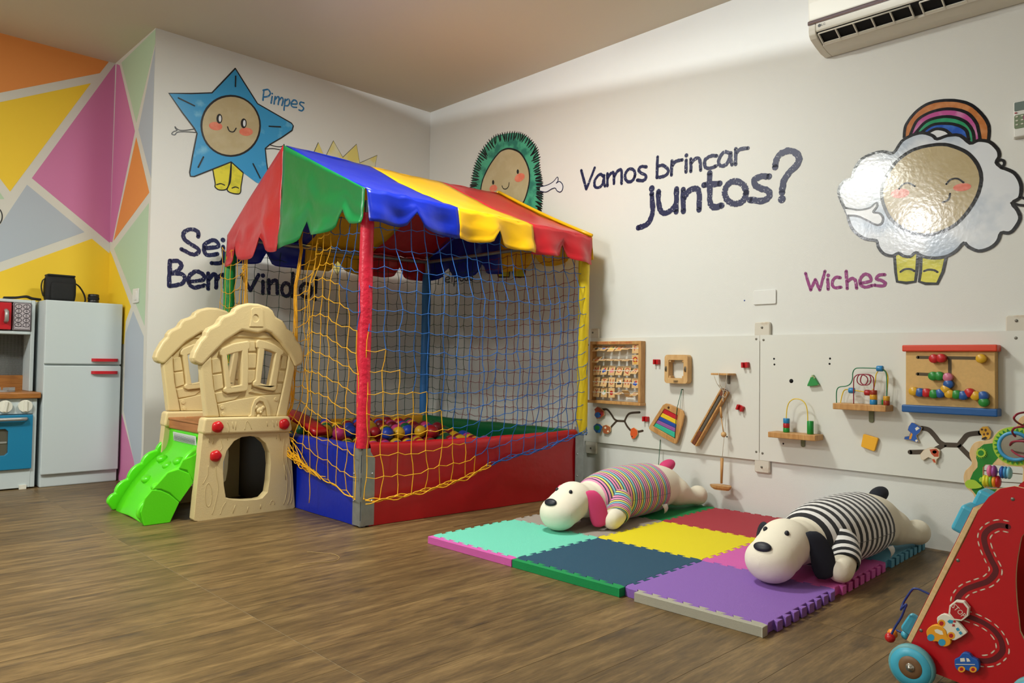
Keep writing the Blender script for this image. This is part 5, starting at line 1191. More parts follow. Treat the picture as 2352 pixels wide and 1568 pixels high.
# profile in (out, up), from wall bottom round to wall top
body_lo = [(.004, 0), (.060, .003), (.116, .016), (.118, .060), (.184, .060), (.190, .066), (.191, .098), (.004, .098)]
def extr(P, x0, x1, nm, m, par, bw=0):
    o = MB().prism(P, x0, x1).build(nm, m, par, Matrix(((0, 0, 1, 0), (0, 1, 0, 0), (1, 0, 0, 0), (0, 0, 0, 1)))); return bevel(o, bw, 2, 30) if bw else o
lower = extr(body_lo, .035, ACL-.035, 'lower_body', M_ac, ac, .002)
full_lo = [(.004, 0), (.060, .003), (.120, .018), (.172, .036), (.187, .050), (.191, .070), (.191, .098), (.004, .098)]
extr(full_lo, 0, .034, 'end_cap', M_ac, ac, .004); extr(full_lo, ACL-.034, ACL, 'end_cap', M_ac, ac, .004)
extr([(.006, .117), (.191, .117), (.195, .20), (.190, .29), (.165, .318), (.006, .322)], 0, ACL, 'front_panel', M_ac, ac, .006)
extr([(.006, .0985), (.193, .0985), (.196, .103), (.196, .111), (.193, .1165), (.006, .1165)], -.001, ACL+.001, 'chrome_strip', smat('chrome', 180, 170, 190, .12, metal=1.0), ac)
extr([(.1185, .0595), (.1185, .026), (.122, .026), (.182, .0590)], .036, ACL-.036, 'air_outlet', M_hole, ac)
# louvre frame
Fm = Matrix(((1, 0, 0, 0), (0, 1, 0, 0), (0, 0, 1, 0), (0, 0, 0, 1)))
def louvre(x0, x1):
    lv = MB(); a, b = (.017, .122), (.049, .187)                         # (up,out) low and high edges
    for p in (a, b): lv.tube([(x0, p[0], p[1]), (x1, p[0], p[1])], .0035, 6)
    lv.box(((x0+x1)/2, .019, .128), (x1-x0, .004, .016), Matrix.Rotation(-.45, 3, 'X'))
    o = lv.build('louvre', M_ac, ac); n = 5
    for i in range(n+1):
        x = x0+(x1-x0)*i/n; MB().box((x, .034, .1545), (.005, .010, .070), Matrix.Rotation(-.457, 3, 'X')).build('vane', M_ac, o)
louvre(.045, .435); louvre(.475, ACL-.045)
me = text_mesh('LG', .016, Matrix.Translation((.070, .084, .1915))); me.materials.append(smat('logo_grey', 84, 88, 92, .5)); link('logo_letters', me, ac)
MB().face(ellipse(.052, .084, .0075, .0075, 18), .1916).build('logo_disc', smat('logo_grey', 84, 88, 92, .5), ac)
# ================================================================== interlocking foam mats
TS, TH, MT, MX, MY = .498, math.radians(1.65), .030, -1.559, -2.102
mu, mv = Vector((math.sin(TH), -math.cos(TH))), Vector((math.cos(TH), math.sin(TH)))
def gxy(u, v): p = Vector((MX, MY))+mu*(u*TS)+mv*(v*TS); return (p.x, p.y)
def wave(n=8, d=.0155, e=.0052):
    """dovetail line in tile units along 0..1, offset to the left of travel"""
    m = .022/TS; L = 1-2*m; p = L/n; out = [(0, 0)]
    for k in range(n):
        a = m+k*p
        out += [(a-(e/TS if k else 0), -d/2/TS), (a+p/2+e/TS, -d/2/TS), (a+p/2-e/TS, d/2/TS), (a+p+(e/TS if k < n-1 else 0), d/2/TS)]
    return out+[(1, 0)]
WV = wave()
def edge_u(i, j): return [(i+t, j+o) for t, o in WV]       # along u at v=j
def edge_v(i, j): return [(i+o, j+t) for t, o in WV]       # along v at u=i
def eva(name, c): return smat(name, *c, .72, bump=.25, bscale=420, spec=.3)
TILES = [((0, 0), 'teal', (112, 206, 180), 'mint green foam tile at the left corner of the play mat'), ((1, 0), 'navy', (36, 76, 100), 'dark blue foam tile in the front row of the play mat'), ((2, 0), 'purple', (138, 98, 178), 'purple foam tile at the front corner of the play mat'),
         ((0, 1), 'grey', (156, 146, 136), 'grey foam tile under the pink-eared toy dog'), ((1, 1), 'yellow', (226, 208, 26), 'bright yellow foam tile in the middle of the play mat'), ((2, 1), 'pink', (208, 96, 172), 'pink foam tile under the black-eared toy dog'),
         ((0, 2), 'green', (18, 134, 72), 'green foam tile by the wall behind the pink-eared dog'), ((1, 2), 'red', (168, 52, 64), 'dusty red foam tile by the wall'), ((2, 2), 'blue', (96, 158, 184), 'light blue foam tile in the back right corner')]
def foam(name, poly, m, lab, z1=MT):
    P = [gxy(*p) for p in poly]; cx = sum(p[0] for p in P)/len(P); cy = sum(p[1] for p in P)/len(P)
    L = [(x-cx, y-cy) for x, y in P]
    a = sum(L[i][0]*L[(i+1) % len(L)][1]-L[(i+1) % len(L)][0]*L[i][1] for i in range(len(L)))
    if a < 0: L = L[::-1]
    L = inset_poly(L, .0005)
    o = MB().prism(L, 0, z1).build(name, m, None, Matrix.Translation((cx, cy, 0))); bevel(o, .0012, 1, 50)
    return tag(o, lab, 'foam mat')
for (i, j), nm, c, lab in TILES:
    lo = edge_u(i, j); hi = edge_u(i, j+1)[::-1]; rt = edge_v(i+1, j); lf = edge_v(i, j)[::-1]
    foam('foam_mat_tile', lo[:-1]+rt[:-1]+hi[:-1]+lf[:-1], eva('eva_'+nm, c), lab)['group'] = 'foam tiles of the play mat'
for i, nm, c, lab, sh in ((0, 'pink', (208, 96, 172), 'pink foam edge strip along the mint tile', 0), (1, 'green2', (18, 140, 76), 'green foam edge strip along the dark blue tile', 0), (2, 'grey2', (170, 166, 150), 'pale grey foam edge strip along the purple tile', 0)):
    top = edge_u(i, 0)
    a0, a1 = (i, i+1)
    if i == 2: top = [p for p in top if p[0] > i+.075]; a0 = top[0][0]; top = [(a0, -.004)]+top[1:]
    foam('foam_edge_strip', top+[(a1, -.034/TS*1.0), (a1-.012, -.060), (a0+(.0), -.060)], eva('eva_'+nm, c), lab)['group'] = 'edge strips of the play mat'
# thread on the floor
th_pts = [on_z(px, py, .0012) for px, py in ((705, 1267), (735, 1269), (765, 1272), (779, 1279), (772, 1287), (750, 1290), (715, 1292), (682, 1297))]
o = MB().tube(smooth_line([tuple(p-th_pts[0]) for p in th_pts], 4), .0011, 5).build('loose_thread', smat('thread_tan', 172, 142, 92, .8), None, Matrix.Translation(th_pts[0])); tag(o, 'loose tan thread lying on the wooden floor', 'thread')
# ================================================================== plush dogs lying on the mat
def stripe_mat(name, cols, period):
    m = bpy.data.materials.new(name); m.use_nodes = True; nt = m.node_tree; b = nt.nodes['Principled BSDF']; b.inputs['Roughness'].default_value = .85; b.inputs['Sheen Weight'].default_value = .2
    at_ = nt.nodes.new('ShaderNodeAttribute'); at_.attribute_name = 'stripe'
    mu_ = nt.nodes.new('ShaderNodeMath'); mu_.operation = 'MULTIPLY'; mu_.inputs[1].default_value = 1/period
    fr_ = nt.nodes.new('ShaderNodeMath'); fr_.operation = 'FRACT'; cr = nt.nodes.new('ShaderNodeValToRGB'); cr.color_ramp.interpolation = 'CONSTANT'
    e = cr.color_ramp.elements; pos = 0
    tot = sum(w for _, w in cols)
    for k, (c, w) in enumerate(cols):
        el = e[0] if k == 0 else (e[1] if k == 1 else e.new(pos/tot)); el.position = pos/tot; el.color = (*srgb(*c), 1); pos += w
    nt.links.new(at_.outputs['Fac'], mu_.inputs[0]); nt.links.new(mu_.outputs[0], fr_.inputs[0]); nt.links.new(fr_.outputs[0], cr.inputs['Fac']); nt.links.new(cr.outputs['Color'], b.inputs['Base Color'])
    return m
M_plush = smat('plush_cream', 236, 228, 208, .9, bump=.08, bscale=300)
def torso_r(x): t = (x-.06)/.40; return .128*max(0.0, 1-abs(t)**2.6)**.5
def ring_at(x, r, grow, n=36):
    out = []
    for k in range(n):
        a = 2*PI*k/n; z = .112+(r+grow)*math.sin(a)*(1.0 if math.sin(a) > 0 else .9)
        out.append((x, (r+grow)*1.06*math.cos(a), max(z, .001-grow*.2)))
    return out
def fused(mb, name):
    me = mb.mesh(name); o = bpy.data.objects.new(name, me); COL.objects.link(o)
    r = o.modifiers.new('remesh', 'REMESH'); r.mode = 'VOXEL'; r.voxel_size = .0085; r.use_smooth_shade = True
    s_ = o.modifiers.new('smooth', 'SMOOTH'); s_.iterations = 10; s_.factor = .5
    bpy.context.view_layer.update()
    new = bpy.data.meshes.new_from_object(o.evaluated_get(bpy.context.evaluated_depsgraph_get()))
    bpy.data.objects.remove(o); new.name = name
    for p in new.polygons: p.use_smooth = True
    return new
def attr(me, vals): a = me.attributes.new('stripe', 'FLOAT', 'POINT'); a.data.foreach_set('value', vals)
ARM = [((-.165, .085, .110), .060), ((-.205, .122, .075), .050), ((-.245, .140, .052), .043), ((-.290, .150, .048), .047)]
LEG = [((.36, .06, .09), .075), ((.43, .085, .06), .045), ((.475, .095, .052), .040), ((.515, .10, .056), .054)]
body_mesh = None
def make_dog_body():
    mb = MB(); rows = [ring_at(-.335+.79*i/30, torso_r(-.335+.79*i/30)+.002, 0) for i in range(31)]
    mb.sheet(rows, closed=True); n = 36; mb.f += [tuple(reversed(range(n))), tuple(range(30*n, 31*n))]; mb.sm += [True, True]
    mb.ball((-.385, 0, .122), 1, 24, 16, (.092, .092, .086)); mb.ball((-.482, 0, .078), 1, 26, 18, (.080, .090, .076)); mb.ball((-.31, 0, .115), 1, 20, 14, (.09, .088, .08)); mb.ball((-.435, 0, .098), 1, 22, 14, (.085, .090, .080))
    for s_ in (-1, 1):
        for L in (ARM, LEG):
            for (p, r), (q, r2) in zip(L, L[1:]):
                p, q = Vector((p[0], p[1]*s_, p[2])), Vector((q[0], q[1]*s_, q[2]))
                for k in range(5): t = k/4; mb.ball(p.lerp(q, t), r+(r2-r)*t, 14, 10)
    me = fused(mb, 'body')
    for v in me.vertices: v.co.z = max(v.co.z, .0015)
    return me
dog_body = make_dog_body(); dog_body.materials.append(M_plush)
from mathutils.bvhtree import BVHTree
_bvh = BVHTree.FromPolygons([v.co for v in dog_body.vertices], [tuple(p.vertices) for p in dog_body.polygons])
def surf(a, b):
    a, b = Vector(a), Vector(b); h = _bvh.ray_cast(a, (b-a).normalized()); return h[0] if h[0] is not None else b
def make_dog(lab, M, shirt, acc):
    d = thing('plush_dog', lab, 'stuffed toy', M, 'plush dogs on the play mat')
    link('body', dog_body, d)
    # shirt with rounded hems
    xs = [-.262+.475*i/40 for i in range(41)]; rows = []; vals = []
    for i, x in enumerate(xs):
        g = .0055 if 0 < i < 40 else .0005; rr_ = ring_at(x, torso_r(x), g); rows.append(rr_); vals += [x+.5]*len(rr_)
    me = MB().sheet(rows, closed=True).mesh('shirt'); attr(me, vals); me.materials.append(shirt); link('shirt', me, d)
    for s_ in (-1, 1):
        rows = []; vals = []; P = [Vector((p[0], p[1]*s_, p[2])) for p, r in ARM]; Rr = [r for p, r in ARM]
        line = smooth_line([tuple(p) for p in P[:3]], 8); m = len(line)
        ax = (P[2]-P[0]).normalized(); a = Vector((0, 0, 1)); a = (a-ax*a.dot(ax)).normalized(); b = ax.cross(a)
        for i, p in enumerate(line):
            t = i/(m-1); r = .066-.014*t+(.0 if i < m-1 else -.004)
            rows.append([tuple(Vector(p)+(a*math.cos(2*PI*k/28)+b*math.sin(2*PI*k/28))*r) for k in range(28)]); vals += [.5+t*.16]*28
        rows = [[(x, y, max(z, .001)) for x, y, z in rw_] for rw_ in rows]
        me = MB().sheet(rows, closed=True).mesh('sleeve'); attr(me, vals); me.materials.append(shirt); link('sleeve', me, d)
        # ear: soft flap hanging beside the head
        pts = [(-.372, .082, .178, .022), (-.366, .102, .160, .031), (-.358, .114, .125, .038), (-.352, .120, .085, .043), (-.348, .123, .045, .041), (-.346, .124, .016, .024)]
        rows = []
        for x, y, z, w_ in pts:
            rows.append([(x+w_*.70*math.cos(2*PI*k/20)-.0095*.7*math.sin(2*PI*k/20), (y+w_*.70*math.cos(2*PI*k/20)+.0095*.7*math.sin(2*PI*k/20))*s_, z+.004*math.cos(2*PI*k/20)) for k in range(20)])
        mb = MB().sheet(rows, closed=True); mb.f += [tuple(reversed(range(20))), tuple(range(100, 120))]; mb.sm += [True, True]
        o = mb.build('ear', acc, d); sd = o.modifiers.new('soft', 'SUBSURF'); sd.levels = 1; sd.render_levels = 1
        ep = surf((-.80, .040*s_, .40), (-.415, .040*s_, .150)); MB().ball(ep, .0085, 12, 8, (1, 1, 1.25)).build('eye', smat('plush_black', 24, 26, 38, .5), d)
    MB().ball(surf((-.80, 0, .40), (-.505, 0, .10)), 1, 18, 10, (.019, .033, .012), Matrix.Rotation(-.75, 3, 'Y')).build('nose', smat('plush_black', 24, 26, 38, .5), d)
    MB().ball((.375, 0, .212), 1, 18, 12, (.062, .034, .030), Matrix.Rotation(-.25, 3, 'Y')).build('tail', acc, d)
    tgm = MB(); tgm.sheet([[(.115+.004*i, -.142-.010*math.sin(i*.7), .062-.011*i), (.150+.002*i, -.142-.012*math.sin(i*.7+.5), .064-.011*i)] for i in range(5)]); solid(tgm.build('care_tag', smat('tag_white', 226, 226, 222, .7), d), .0015)
    mbs = MB().tube([(x, -.1365*torso_r(x)/.128*1.0-.0055, .108) for x in [-.16+.36*i/12 for i in range(13)]], .0009, 4); mbs.build('side_seam', smat('seam_grey', 120, 116, 120, .8), d)
    return d
NV, PK, AQ, YL, W_, BK = (34, 40, 84), (236, 150, 186), (140, 206, 214), (234, 226, 110), (238, 236, 234), (22, 22, 28)
make_dog('cream plush dog with pink ears and pastel striped shirt', Matrix.Translation((-.605, -2.385, MT)) @ Matrix.Rotation(math.radians(1), 4, 'Z'), stripe_mat('shirt_pastel', [(NV, 4), (PK, 8), (NV, 4), (YL, 8), (NV, 4), (AQ, 8), (NV, 4), (PK, 8)], .062), smat('plush_pink', 212, 62, 116, .85, bump=.1, bscale=300))
make_dog('cream plush dog with black ears and black striped shirt', Matrix.Translation((-.640, -3.430, MT)) @ Matrix.Rotation(math.radians(-3), 4, 'Z'), stripe_mat('shirt_black', [(BK, 12), (W_, 12)], .040), smat('plush_navyblack', 24, 28, 40, .85, bump=.1, bscale=300))
# ================================================================== red push walker, cut by the right and lower picture edge
PXW = 1.56
FW = frame_right(0, 0, PXW)
def zw(P): return [(1960+x*.40041, 940+y*.40041) for x, y in P]
def zv(P): return [(2020+x*.22193, 1220+y*.22193) for x, y in P]
UW = 4.00
def pw_(P, w=0.0): return [(-on_x(px, py, -(PXW+w)).y-UW, on_x(px, py, -(PXW+w)).z) for px, py in P]
wk = thing('push_walker', 'red wooden push walker with a winding car track on its side', 'push walker', frame_right(-UW, 0, PXW))
M_wred = smat('walker_red', 186, 16, 26, .35); M_wedge = wood_mat('walker_ply', (214, 178, 122), (226, 196, 146), (20, 2, 20), .5); M_wblue = smat('walker_blue', 66, 168, 196, .4); M_wteal = smat('walker_tyre', 96, 158, 164, .5)
side = [(-.010, .098), (.110, .380), (.135, .445), (.155, .478), (.178, .500), (.205, .509), (.240, .504), (.29, .478), (.35, .42), (.40, .33), (.43, .20), (.44, .08), (.425, .045), (.30, .030), (.10, .035), (.02, .045), (-.02, .075)]
hole = smooth_line(pw_([(2352, 1225), (2340, 1262), (2333, 1315), (2334, 1370), (2340, 1425), (2352, 1470)])+[(.29, .085), (.37, .10), (.385, .20), (.36, .32), (.31, .40), (.26, .415)], 3, True)
for w0, nm in ((-.012, 'side_panel'), (-.310, 'side_panel')):
    o = MB().prism(side, w0, w0+.010, [hole]).build(nm, M_wedge, wk); bevel(o, .0015, 1, 50)
    MB().prism(inset_poly(side[::-1] if False else side, 0.0), w0+.010, w0+.012, [hole]).build('painted_face', M_wred, wk)
# sloping front board with toys, shelf and handle
fa, fb = Vector((-.010, .098)), Vector((.135, .445)); fl = (fb-fa).length; fang = math.atan2(fb.y-fa.y, fb.x-fa.x)
FF = Matrix.Translation((fa.x, fa.y, -.16)) @ Matrix.Rotation(fang, 4, 'Z')                 # local x up the slope, y towards back-up normal, z out of the side
bd = bevel(MB().box((fl/2, .0062, .005), (fl, .011, .310)).build('front_board', M_wedge, wk, FF), .001, 1)
MB().box((fl/2, .0124, .005), (fl-.002, .001, .308)).build('painted_face', M_wred, bd)
bevel(MB().box((.21, .055, -.16), (.38, .012, .285)).build('shelf', M_wedge, wk), .002, 1)
MB().cyl((.215, .475, -.298), (.215, .475, -.013), .012, n=16).build('handle', M_wedge, wk)
def onb(nm, mb, m): return mb.build(nm, m, bd)
# knobs and gears of the front board (local y positive is outward)
bevel(onb('block', MB().box((fl*.86, .020, .075), (.070, .050, .070)), M_wblue), .008, 3); bevel(onb('block', MB().box((fl*.98, .016, .020), (.055, .045, .060)), M_wblue), .008, 3)
onb('axle', MB().cyl((fl*.92, .012, .10), (fl*.92, .012, -.12), .010, n=12), M_redk)
for k, (x, z, r, c) in enumerate(((fl*.70, .10, .042, (230, 160, 30)), (fl*.60, .04, .036, (228, 196, 40)), (fl*.52, .11, .030, (140, 180, 60)), (fl*.40, .05, .03, (60, 70, 140)))):
    P = [((r*(1+.10*(1 if (i//2) % 2 else -1)))*math.cos(2*PI*i/32)+x, (r*(1+.10*(1 if (i//2) % 2 else -1)))*math.sin(2*PI*i/32)+z) for i in range(32)]
    bevel(MB().prism(P, 0, .012).build('gear', smat('gear_%d' % k, *c, .4), bd, Matrix(((1, 0, 0, 0), (0, 0, -1, .012), (0, 1, 0, 0), (0, 0, 0, 1)))), .001, 1)
# bead wire in front
W0 = lambda x, y, w: (*pw_(zv([(x, y)]), w)[0], w)
mb = MB().tube(smooth_line([W0(540,660,-.05), W0(460,622,-.05), W0(395,595,-.05), W0(345,598,-.05), (W0(290,670,-.05)), W0(245,745,-.05), W0(222,808,-.04), W0(235,790,-.03), W0(265,762,-.03), W0(280,758,-.03), W0(262,800,-.03), W0(225,890,-.03), W0(165,985,-.03), W0(100,1110,-.03), W0(110,1060,-.06), W0(165,1025,-.08), W0(230,1045,-.08), W0(300,1075,-.08)], 5), .0027, 8)
mb.build('bead_wire', smat('wire_blue', 26, 50, 120, .35), wk)
for x, y, w, r, c in ((110, 1098, -.03, .0125, (186, 28, 30)), (135, 1058, -.055, .0125, (232, 140, 30)), (272, 1072, -.08, .0115, (70, 170, 196))):
    MB().ball(W0(x, y, w), r, 18, 12).build('bead', smat('bead_%d_%d_%d' % c, *c, .3), wk)
MB().rbox((W0(330, 960, -.06)[0], W0(330, 960, -.06)[1], -.06), (.030, .055, .016), .010, rot=Matrix.Rotation(-.5, 3, 'Z')).build('paddle', M_wblue, wk)
# wheels
for x in (-.002, .252):
    for z in (.010, -.352):
        c = (x, .0515, z)
        t = MB().lathe([(.030, 0), (.047, 0), (.0515, .004), (.0515, .018), (.047, .022), (.030, .022)], c, 36).build('wheel', M_wteal, wk)
        MB().lathe([(.027, .0223), (.0455, .0223), (.0455, .0232), (.027, .0232)], c, 36).build('blue_face', M_wblue, t)
        MB().lathe([(.0265, .0232), (.0262, .0240), (.013, .0240)], c, 30).build('hub', smat('hub_brown', 116, 84, 54, .5), t)
        MB().lathe([(.0105, .0240), (.010, .026), (.006, .0265), (.0052, .031), (0, .0325)], c, 18).build('axle_cap', smat('chrome_grey', 190, 186, 176, .25, metal=.9), t)
# winding track with dashes
tr1 = smooth_line(pw_(zw([(888,672),(830,665),(775,690),(750,730),(760,790),(790,860),(815,910),(810,945),(770,985),(700,1010),(640,1035),(600,1080),(590,1130)])), 6)
tr2 = smooth_line(pw_(zw([(640,1180),(690,1198),(745,1222),(800,1260),(840,1310),(856,1360),(850,1395),(810,1430),(760,1442),(700,1436)])), 6)
M_trk = smat('track_dark_red', 92, 10, 20, .5)
for T in (tr1, tr2):
    mb = MB(); ribbon(mb, T, .0115, .0006); mb.build('track_slot', M_trk, wk)
dm = smat('dash_white', 226, 214, 190, .5)
for T in (tr1, tr2):
    for s_ in (-1, 1):
        off = []
        for i in range(len(T)):
            a, b = Vector(T[max(0, i-1)]), Vector(T[min(len(T)-1, i+1)]); t = (b-a).normalized(); off.append(Vector(T[i])+Vector((-t.y, t.x))*s_*.0125)
        acc = 0; cur = [off[0]]; on = True
        for i in range(1, len(off)):
            acc += (off[i]-off[i-1]).length; cur.append(off[i])
            if acc > (.0085 if on else .008):
                if on: mb = MB(); ribbon(mb, cur, .0026, .0007); mb.build('road_dash', dm, wk)
                cur = [off[i]]; acc = 0; on = not on
for x, y in ((430, 1025), (812, 300)): MB().lathe([(.0042, .0), (.004, .0008), (0, .0006)], (*pw_(zv([(x, y)]))[0], 0), 14).build('screw', M_screw, wk)
MB().lathe([(.0042, .0), (.004, .0008), (0, .0006)], (*pw_([(2326, 1146)])[0], 0), 14).build('screw', M_screw, wk)
# sliding pieces
def piece(nm, P, c, w, details):
    t = bevel(MB().prism(pw_(zv(P), w), .004, w).build(nm, smat('piece_%d_%d_%d' % c, *c, .4), wk), .0015, 2, 50); z = w+.0003
    for dn, Q, dc in details:
        MB().face(pw_(zv(Q), w), z).build(dn, smat('piece_%d_%d_%d' % dc, *dc, .4), t); z += .00015
    return t
el = ellipse
WHT, RD, BL, YE, NVB = (228, 222, 206), (178, 26, 34), (48, 150, 186), (232, 158, 34), (28, 88, 172)
oc = lambda r: [(820+r*math.cos(PI/8+PI/4*i+.12), 822+r*1.0*math.sin(PI/8+PI/4*i+.12)) for i in range(8)]
sg = piece('stop_sign', oc(112), WHT, .018, [('sign_face', oc(92), RD)])
cst = pw_(zv([(820, 822)]), .018)[0]
me = text_mesh('STOP', .0142, Matrix.Translation((cst[0], cst[1], .0188)) @ Matrix.Rotation(math.radians(-41), 4, 'Z') @ Matrix.Diagonal((.95, 1.25, 1, 1))); me.materials.append(smat('piece_%d_%d_%d' % WHT, *WHT, .4)); link('sign_letters', me, sg)
piece('ambulance', smooth_line([(600,885),(660,853),(720,872),(760,892),(800,925),(893,1030),(895,1060),(780,1128),(735,1110),(700,1070),(690,1030),(650,990),(605,965),(595,920)], 2, True), WHT, .015, [('wheel_ring', el(642,952,40,40,20), YE), ('wheel_dot', el(642,952,23,23,16), RD), ('wheel_ring', el(742,1078,40,38,20), YE), ('wheel_dot', el(742,1078,23,22,16), RD), ('windscreen', [(702,930),(725,912),(765,920),(755,952),(722,950)], BL), ('window', [(790,1005),(815,992),(832,1018),(806,1032)], BL), ('window', [(820,1045),(842,1030),(860,1055),(838,1070)], BL), ('cross', [(760,955),(768,963),(778,956),(783,964),(774,970),(782,978),(774,984),(767,975),(758,983),(752,974),(761,968),(753,960)], RD), ('siren', el(778,930,12,12,12), RD)])
piece('yellow_car', smooth_line([(485,1060),(490,1020),(530,980),(590,968),(650,992),(690,1040),(702,1090),(735,1130),(730,1170),(690,1192),(640,1185),(600,1140),(560,1140),(510,1112)], 2, True), YE, .017, [('window', [(568,1018),(600,1010),(650,1030),(662,1068),(630,1068),(580,1045)], WHT), ('wheel_ring', el(532,1098,37,36,20), BL), ('wheel_ring', el(647,1148,38,36,20), BL)])
piece('blue_car', smooth_line([(775,1350),(780,1322),(820,1305),(850,1266),(880,1252),(930,1268),(960,1305),(1010,1330),(1030,1370),(1028,1430),(990,1460),(940,1450),(890,1435),(850,1460),(800,1432),(778,1390)], 2, True), NVB, .017, [('window', [(835,1312),(880,1308),(888,1345),(838,1348)], WHT), ('window', [(898,1308),(925,1315),(942,1345),(905,1348)], WHT), ('wheel_ring', el(850,1425,38,32,20), YE), ('wheel_dot', el(850,1425,20,18,14), RD), ('wheel_ring', el(970,1427,38,32,20), YE), ('wheel_dot', el(970,1427,20,18,14), RD), ('stripe', [(790,1370),(990,1372),(990,1379),(790,1377)], WHT)])
# ================================================================== tree-shaped activity toy between walker and wall
PT = .95
def zt_(P): return [(1980+x*.20406, 920+y*.20406) for x, y in P]
UT = 4.05
def pt_(P, w=0.0): return [(-on_x(px, py, -(PT+w)).y-UT, on_x(px, py, -(PT+w)).z) for px, py in zt_(P)]
tt = thing('activity_tree', 'green tree-shaped wooden activity toy with abacus and spiral wire', 'activity toy', frame_right(-UT, 0, PT))
outl = [(1823,165),(1775,195),(1750,245),(1735,292),(1660,300),(1560,322),(1500,372),(1455,430),(1390,448),(1290,460),(1240,500),(1212,560),(1210,620),(1235,690),(1222,730),(1165,785),(1143,850),(1150,920),(1180,985),(1240,1035),(1268,1090),(1272,1160),(1290,1230),(1330,1320)]
L_ = smooth_line(pt_(outl), 3); cxm = .075
full = [(x, y) for x, y in L_]+[(-.028, .22), (-.035, .02), (2*cxm+.035, .02), (2*cxm+.028, .22)]+[(2*cxm-x, y) for x, y in reversed(L_)]
ab = pt_([(1365,745),(1385,722),(1420,720),(1800,745),(1815,770),(1800,985),(1440,985),(1385,978),(1362,950)])
bevel(MB().prism(full, -.012, 0, [ab]).build('tree_panel', M_wedge, tt), .002, 2, 50)
MB().box((cxm, .010, -.006), (.30, .020, .22)).build('base', M_wedge, tt)
Mg, Ml = smat('tree_green', 22, 128, 34, .5), smat('tree_lime', 164, 202, 52, .5); zz = .0004
def flat(nm, P, m, pre=False):
    global zz
    o = MB().face(P if pre else pt_(P), zz).build(nm, m, tt); zz += .0002; return o
flat('leaf_print', [(1310,1190),(1305,1085),(1240,1005),(1218,880),(1250,805),(1300,748),(1302,700),(1284,640),(1300,545),(1370,490),(1470,478),(1520,520),(1535,640),(1480,700),(1462,722),(1420,716),(1385,718),(1358,750),(1356,955),(1380,984),(1440,992),(1520,995),(1470,1060),(1400,1120),(1340,1200)], Mg)
flat('leaf_print', [(1823,250),(1800,275),(1790,330),(1823,360)], Mg)
rc = pt_([(1722, 512)])[0]; RK = (rc[0]-pt_([(1470, 512)])[0][0])/.108; rad = lambda k: [(rc[0]+k*RK*math.cos(2*PI*i/40), rc[1]+k*RK*math.sin(2*PI*i/40)) for i in range(40)]; rad0 = lambda k: [(rc[0]+k*math.cos(2*PI*i/40), rc[1]+k*math.sin(2*PI*i/40)) for i in range(40)]
flat('ring_print', rad(.108), Ml, True)
for i in range(26):
    a = 2*PI*i/26; flat('triangle_print', [(rc[0]+RK*.103*math.cos(a), rc[1]+RK*.103*math.sin(a)), (rc[0]+RK*.086*math.cos(a+.10), rc[1]+RK*.086*math.sin(a+.10)), (rc[0]+RK*.086*math.cos(a-.10), rc[1]+RK*.086*math.sin(a-.10))], Mg, True)
mb = MB(); n = 40; mb.sheet([[(rc[0]+r*math.cos(2*PI*k/n), rc[1]+r*math.sin(2*PI*k/n), z) for k in range(n)] for r, z in ((.084*RK, .0), (.083*RK, .010), (.066*RK, .010), (.065*RK, .001))], closed=True); mb.build('mirror_frame', smat('tree_blue', 60, 150, 200, .4), tt)
flat('mirror', rad(.0655), smat('mirror_grey', 176, 174, 164, .12, metal=.85), True)
flat('flower_print', ellipse(0, 0, 1, 1, 4) and pt_(ellipse(1345, 587, 55, 50, 24)), Ml, True); flat('flower_print', pt_(ellipse(1345, 587, 34, 31, 20)), Mg, True)
for i in range(18): flat('flower_dot', pt_(ellipse(1345+66*math.cos(2*PI*i/18), 587+60*math.sin(2*PI*i/18), 4, 4, 8)), Ml, True)
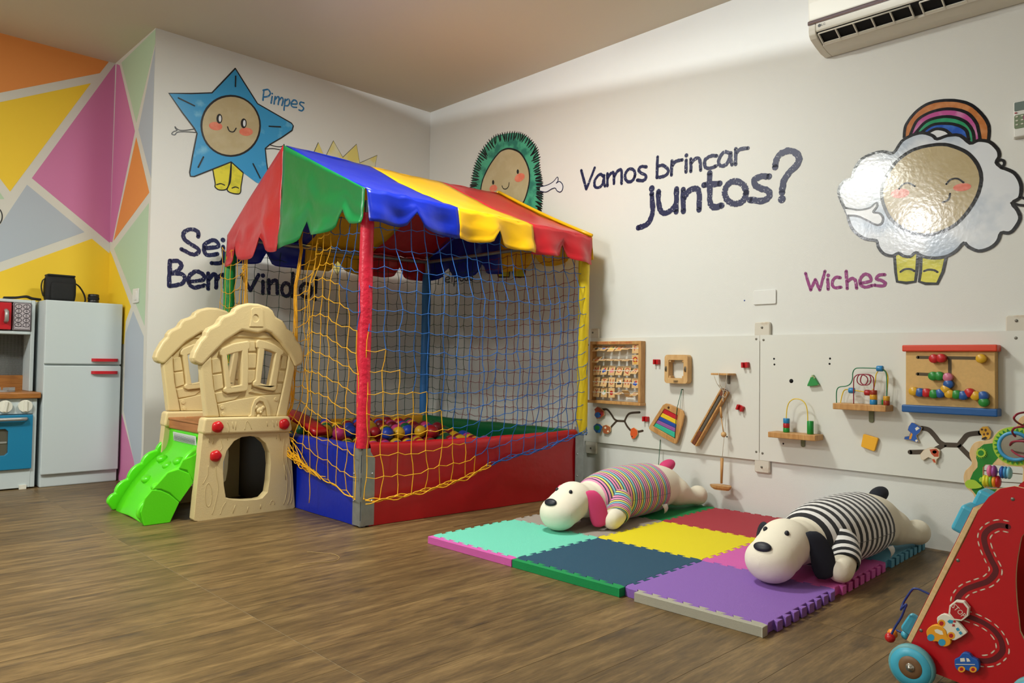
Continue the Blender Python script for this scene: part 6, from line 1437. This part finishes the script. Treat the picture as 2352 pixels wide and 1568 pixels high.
flat('lime_leaf', smooth_line(pt_([(1170,920),(1205,888),(1275,888),(1330,930),(1360,965),(1290,985),(1210,980),(1178,955)]), 3, True), Ml, True)
flat('lime_leaf', pt_([(1325,880),(1345,855),(1362,858),(1362,905),(1335,908)]), Ml, True)
for y0, y1, bs_ in ((788, 828, ((1435, (214,110,150)), (1482, (142,70,140)), (1575, (30,80,160)), (1612, (52,130,180)), (1650, (112,178,204)))), (902, 932, ((1378, (210,206,50)), (1414, (196,196,44)), (1450, (104,160,50)), (1486, (224,140,30)), (1525, (170,30,36))))):
    a, b = pt_([(1366, y0)])[0], pt_([(1800, y1)])[0]; sl_ = (b[1]-a[1])/(b[0]-a[0])
    MB().tube([(a[0], a[1], -.006), (b[0], b[1], -.006)], .0014, 6).build('abacus_wire', smat('wire_steel', 130, 130, 126, .3, metal=.8), tt)
    for x, c in bs_:
        q = pt_([(x, y0)])[0]; MB().ball((q[0], a[1]+sl_*(q[0]-a[0]), -.006), 1, 16, 12, (.0085, .0185, .0185)).build('bead', smat('bead_%d_%d_%d' % c, *c, .35), tt)
# spiral wire on the right and an upright cross board
pts = [(*pt_([p], .05)[0], .03+.03*math.sin(i*.9)) for i, p in enumerate([(1830,130),(1760,145),(1720,185),(1718,225),(1750,270),(1800,295),(1850,300),(1880,280),(1830,290),(1740,300),(1685,335),(1668,380),(1700,430),(1760,465),(1850,475),(1890,455),(1823,452),(1700,460),(1640,490),(1620,530),(1650,575),(1720,605),(1790,622),(1850,630)])]
MB().tube(smooth_line(pts, 5), .003, 8).build('spiral_wire', smat('wire_crimson', 140, 18, 48, .35), tt)
cb = pt_([(1800, 700)], .10)[0]
bevel(MB().prism(smooth_line([(-.01, .02), (-.01, .40), (.0, .50), (.05, .555), (.10, .50), (.115, .40), (.115, .02)], 4), -.006, .006).build('cross_board', M_wedge, tt, Matrix.Translation((cb[0]+.012, 0, .0)) @ Matrix(((0, 0, 1, 0), (0, 1, 0, 0), (1, 0, 0, 0), (0, 0, 0, 1)))), .003, 2, 50)
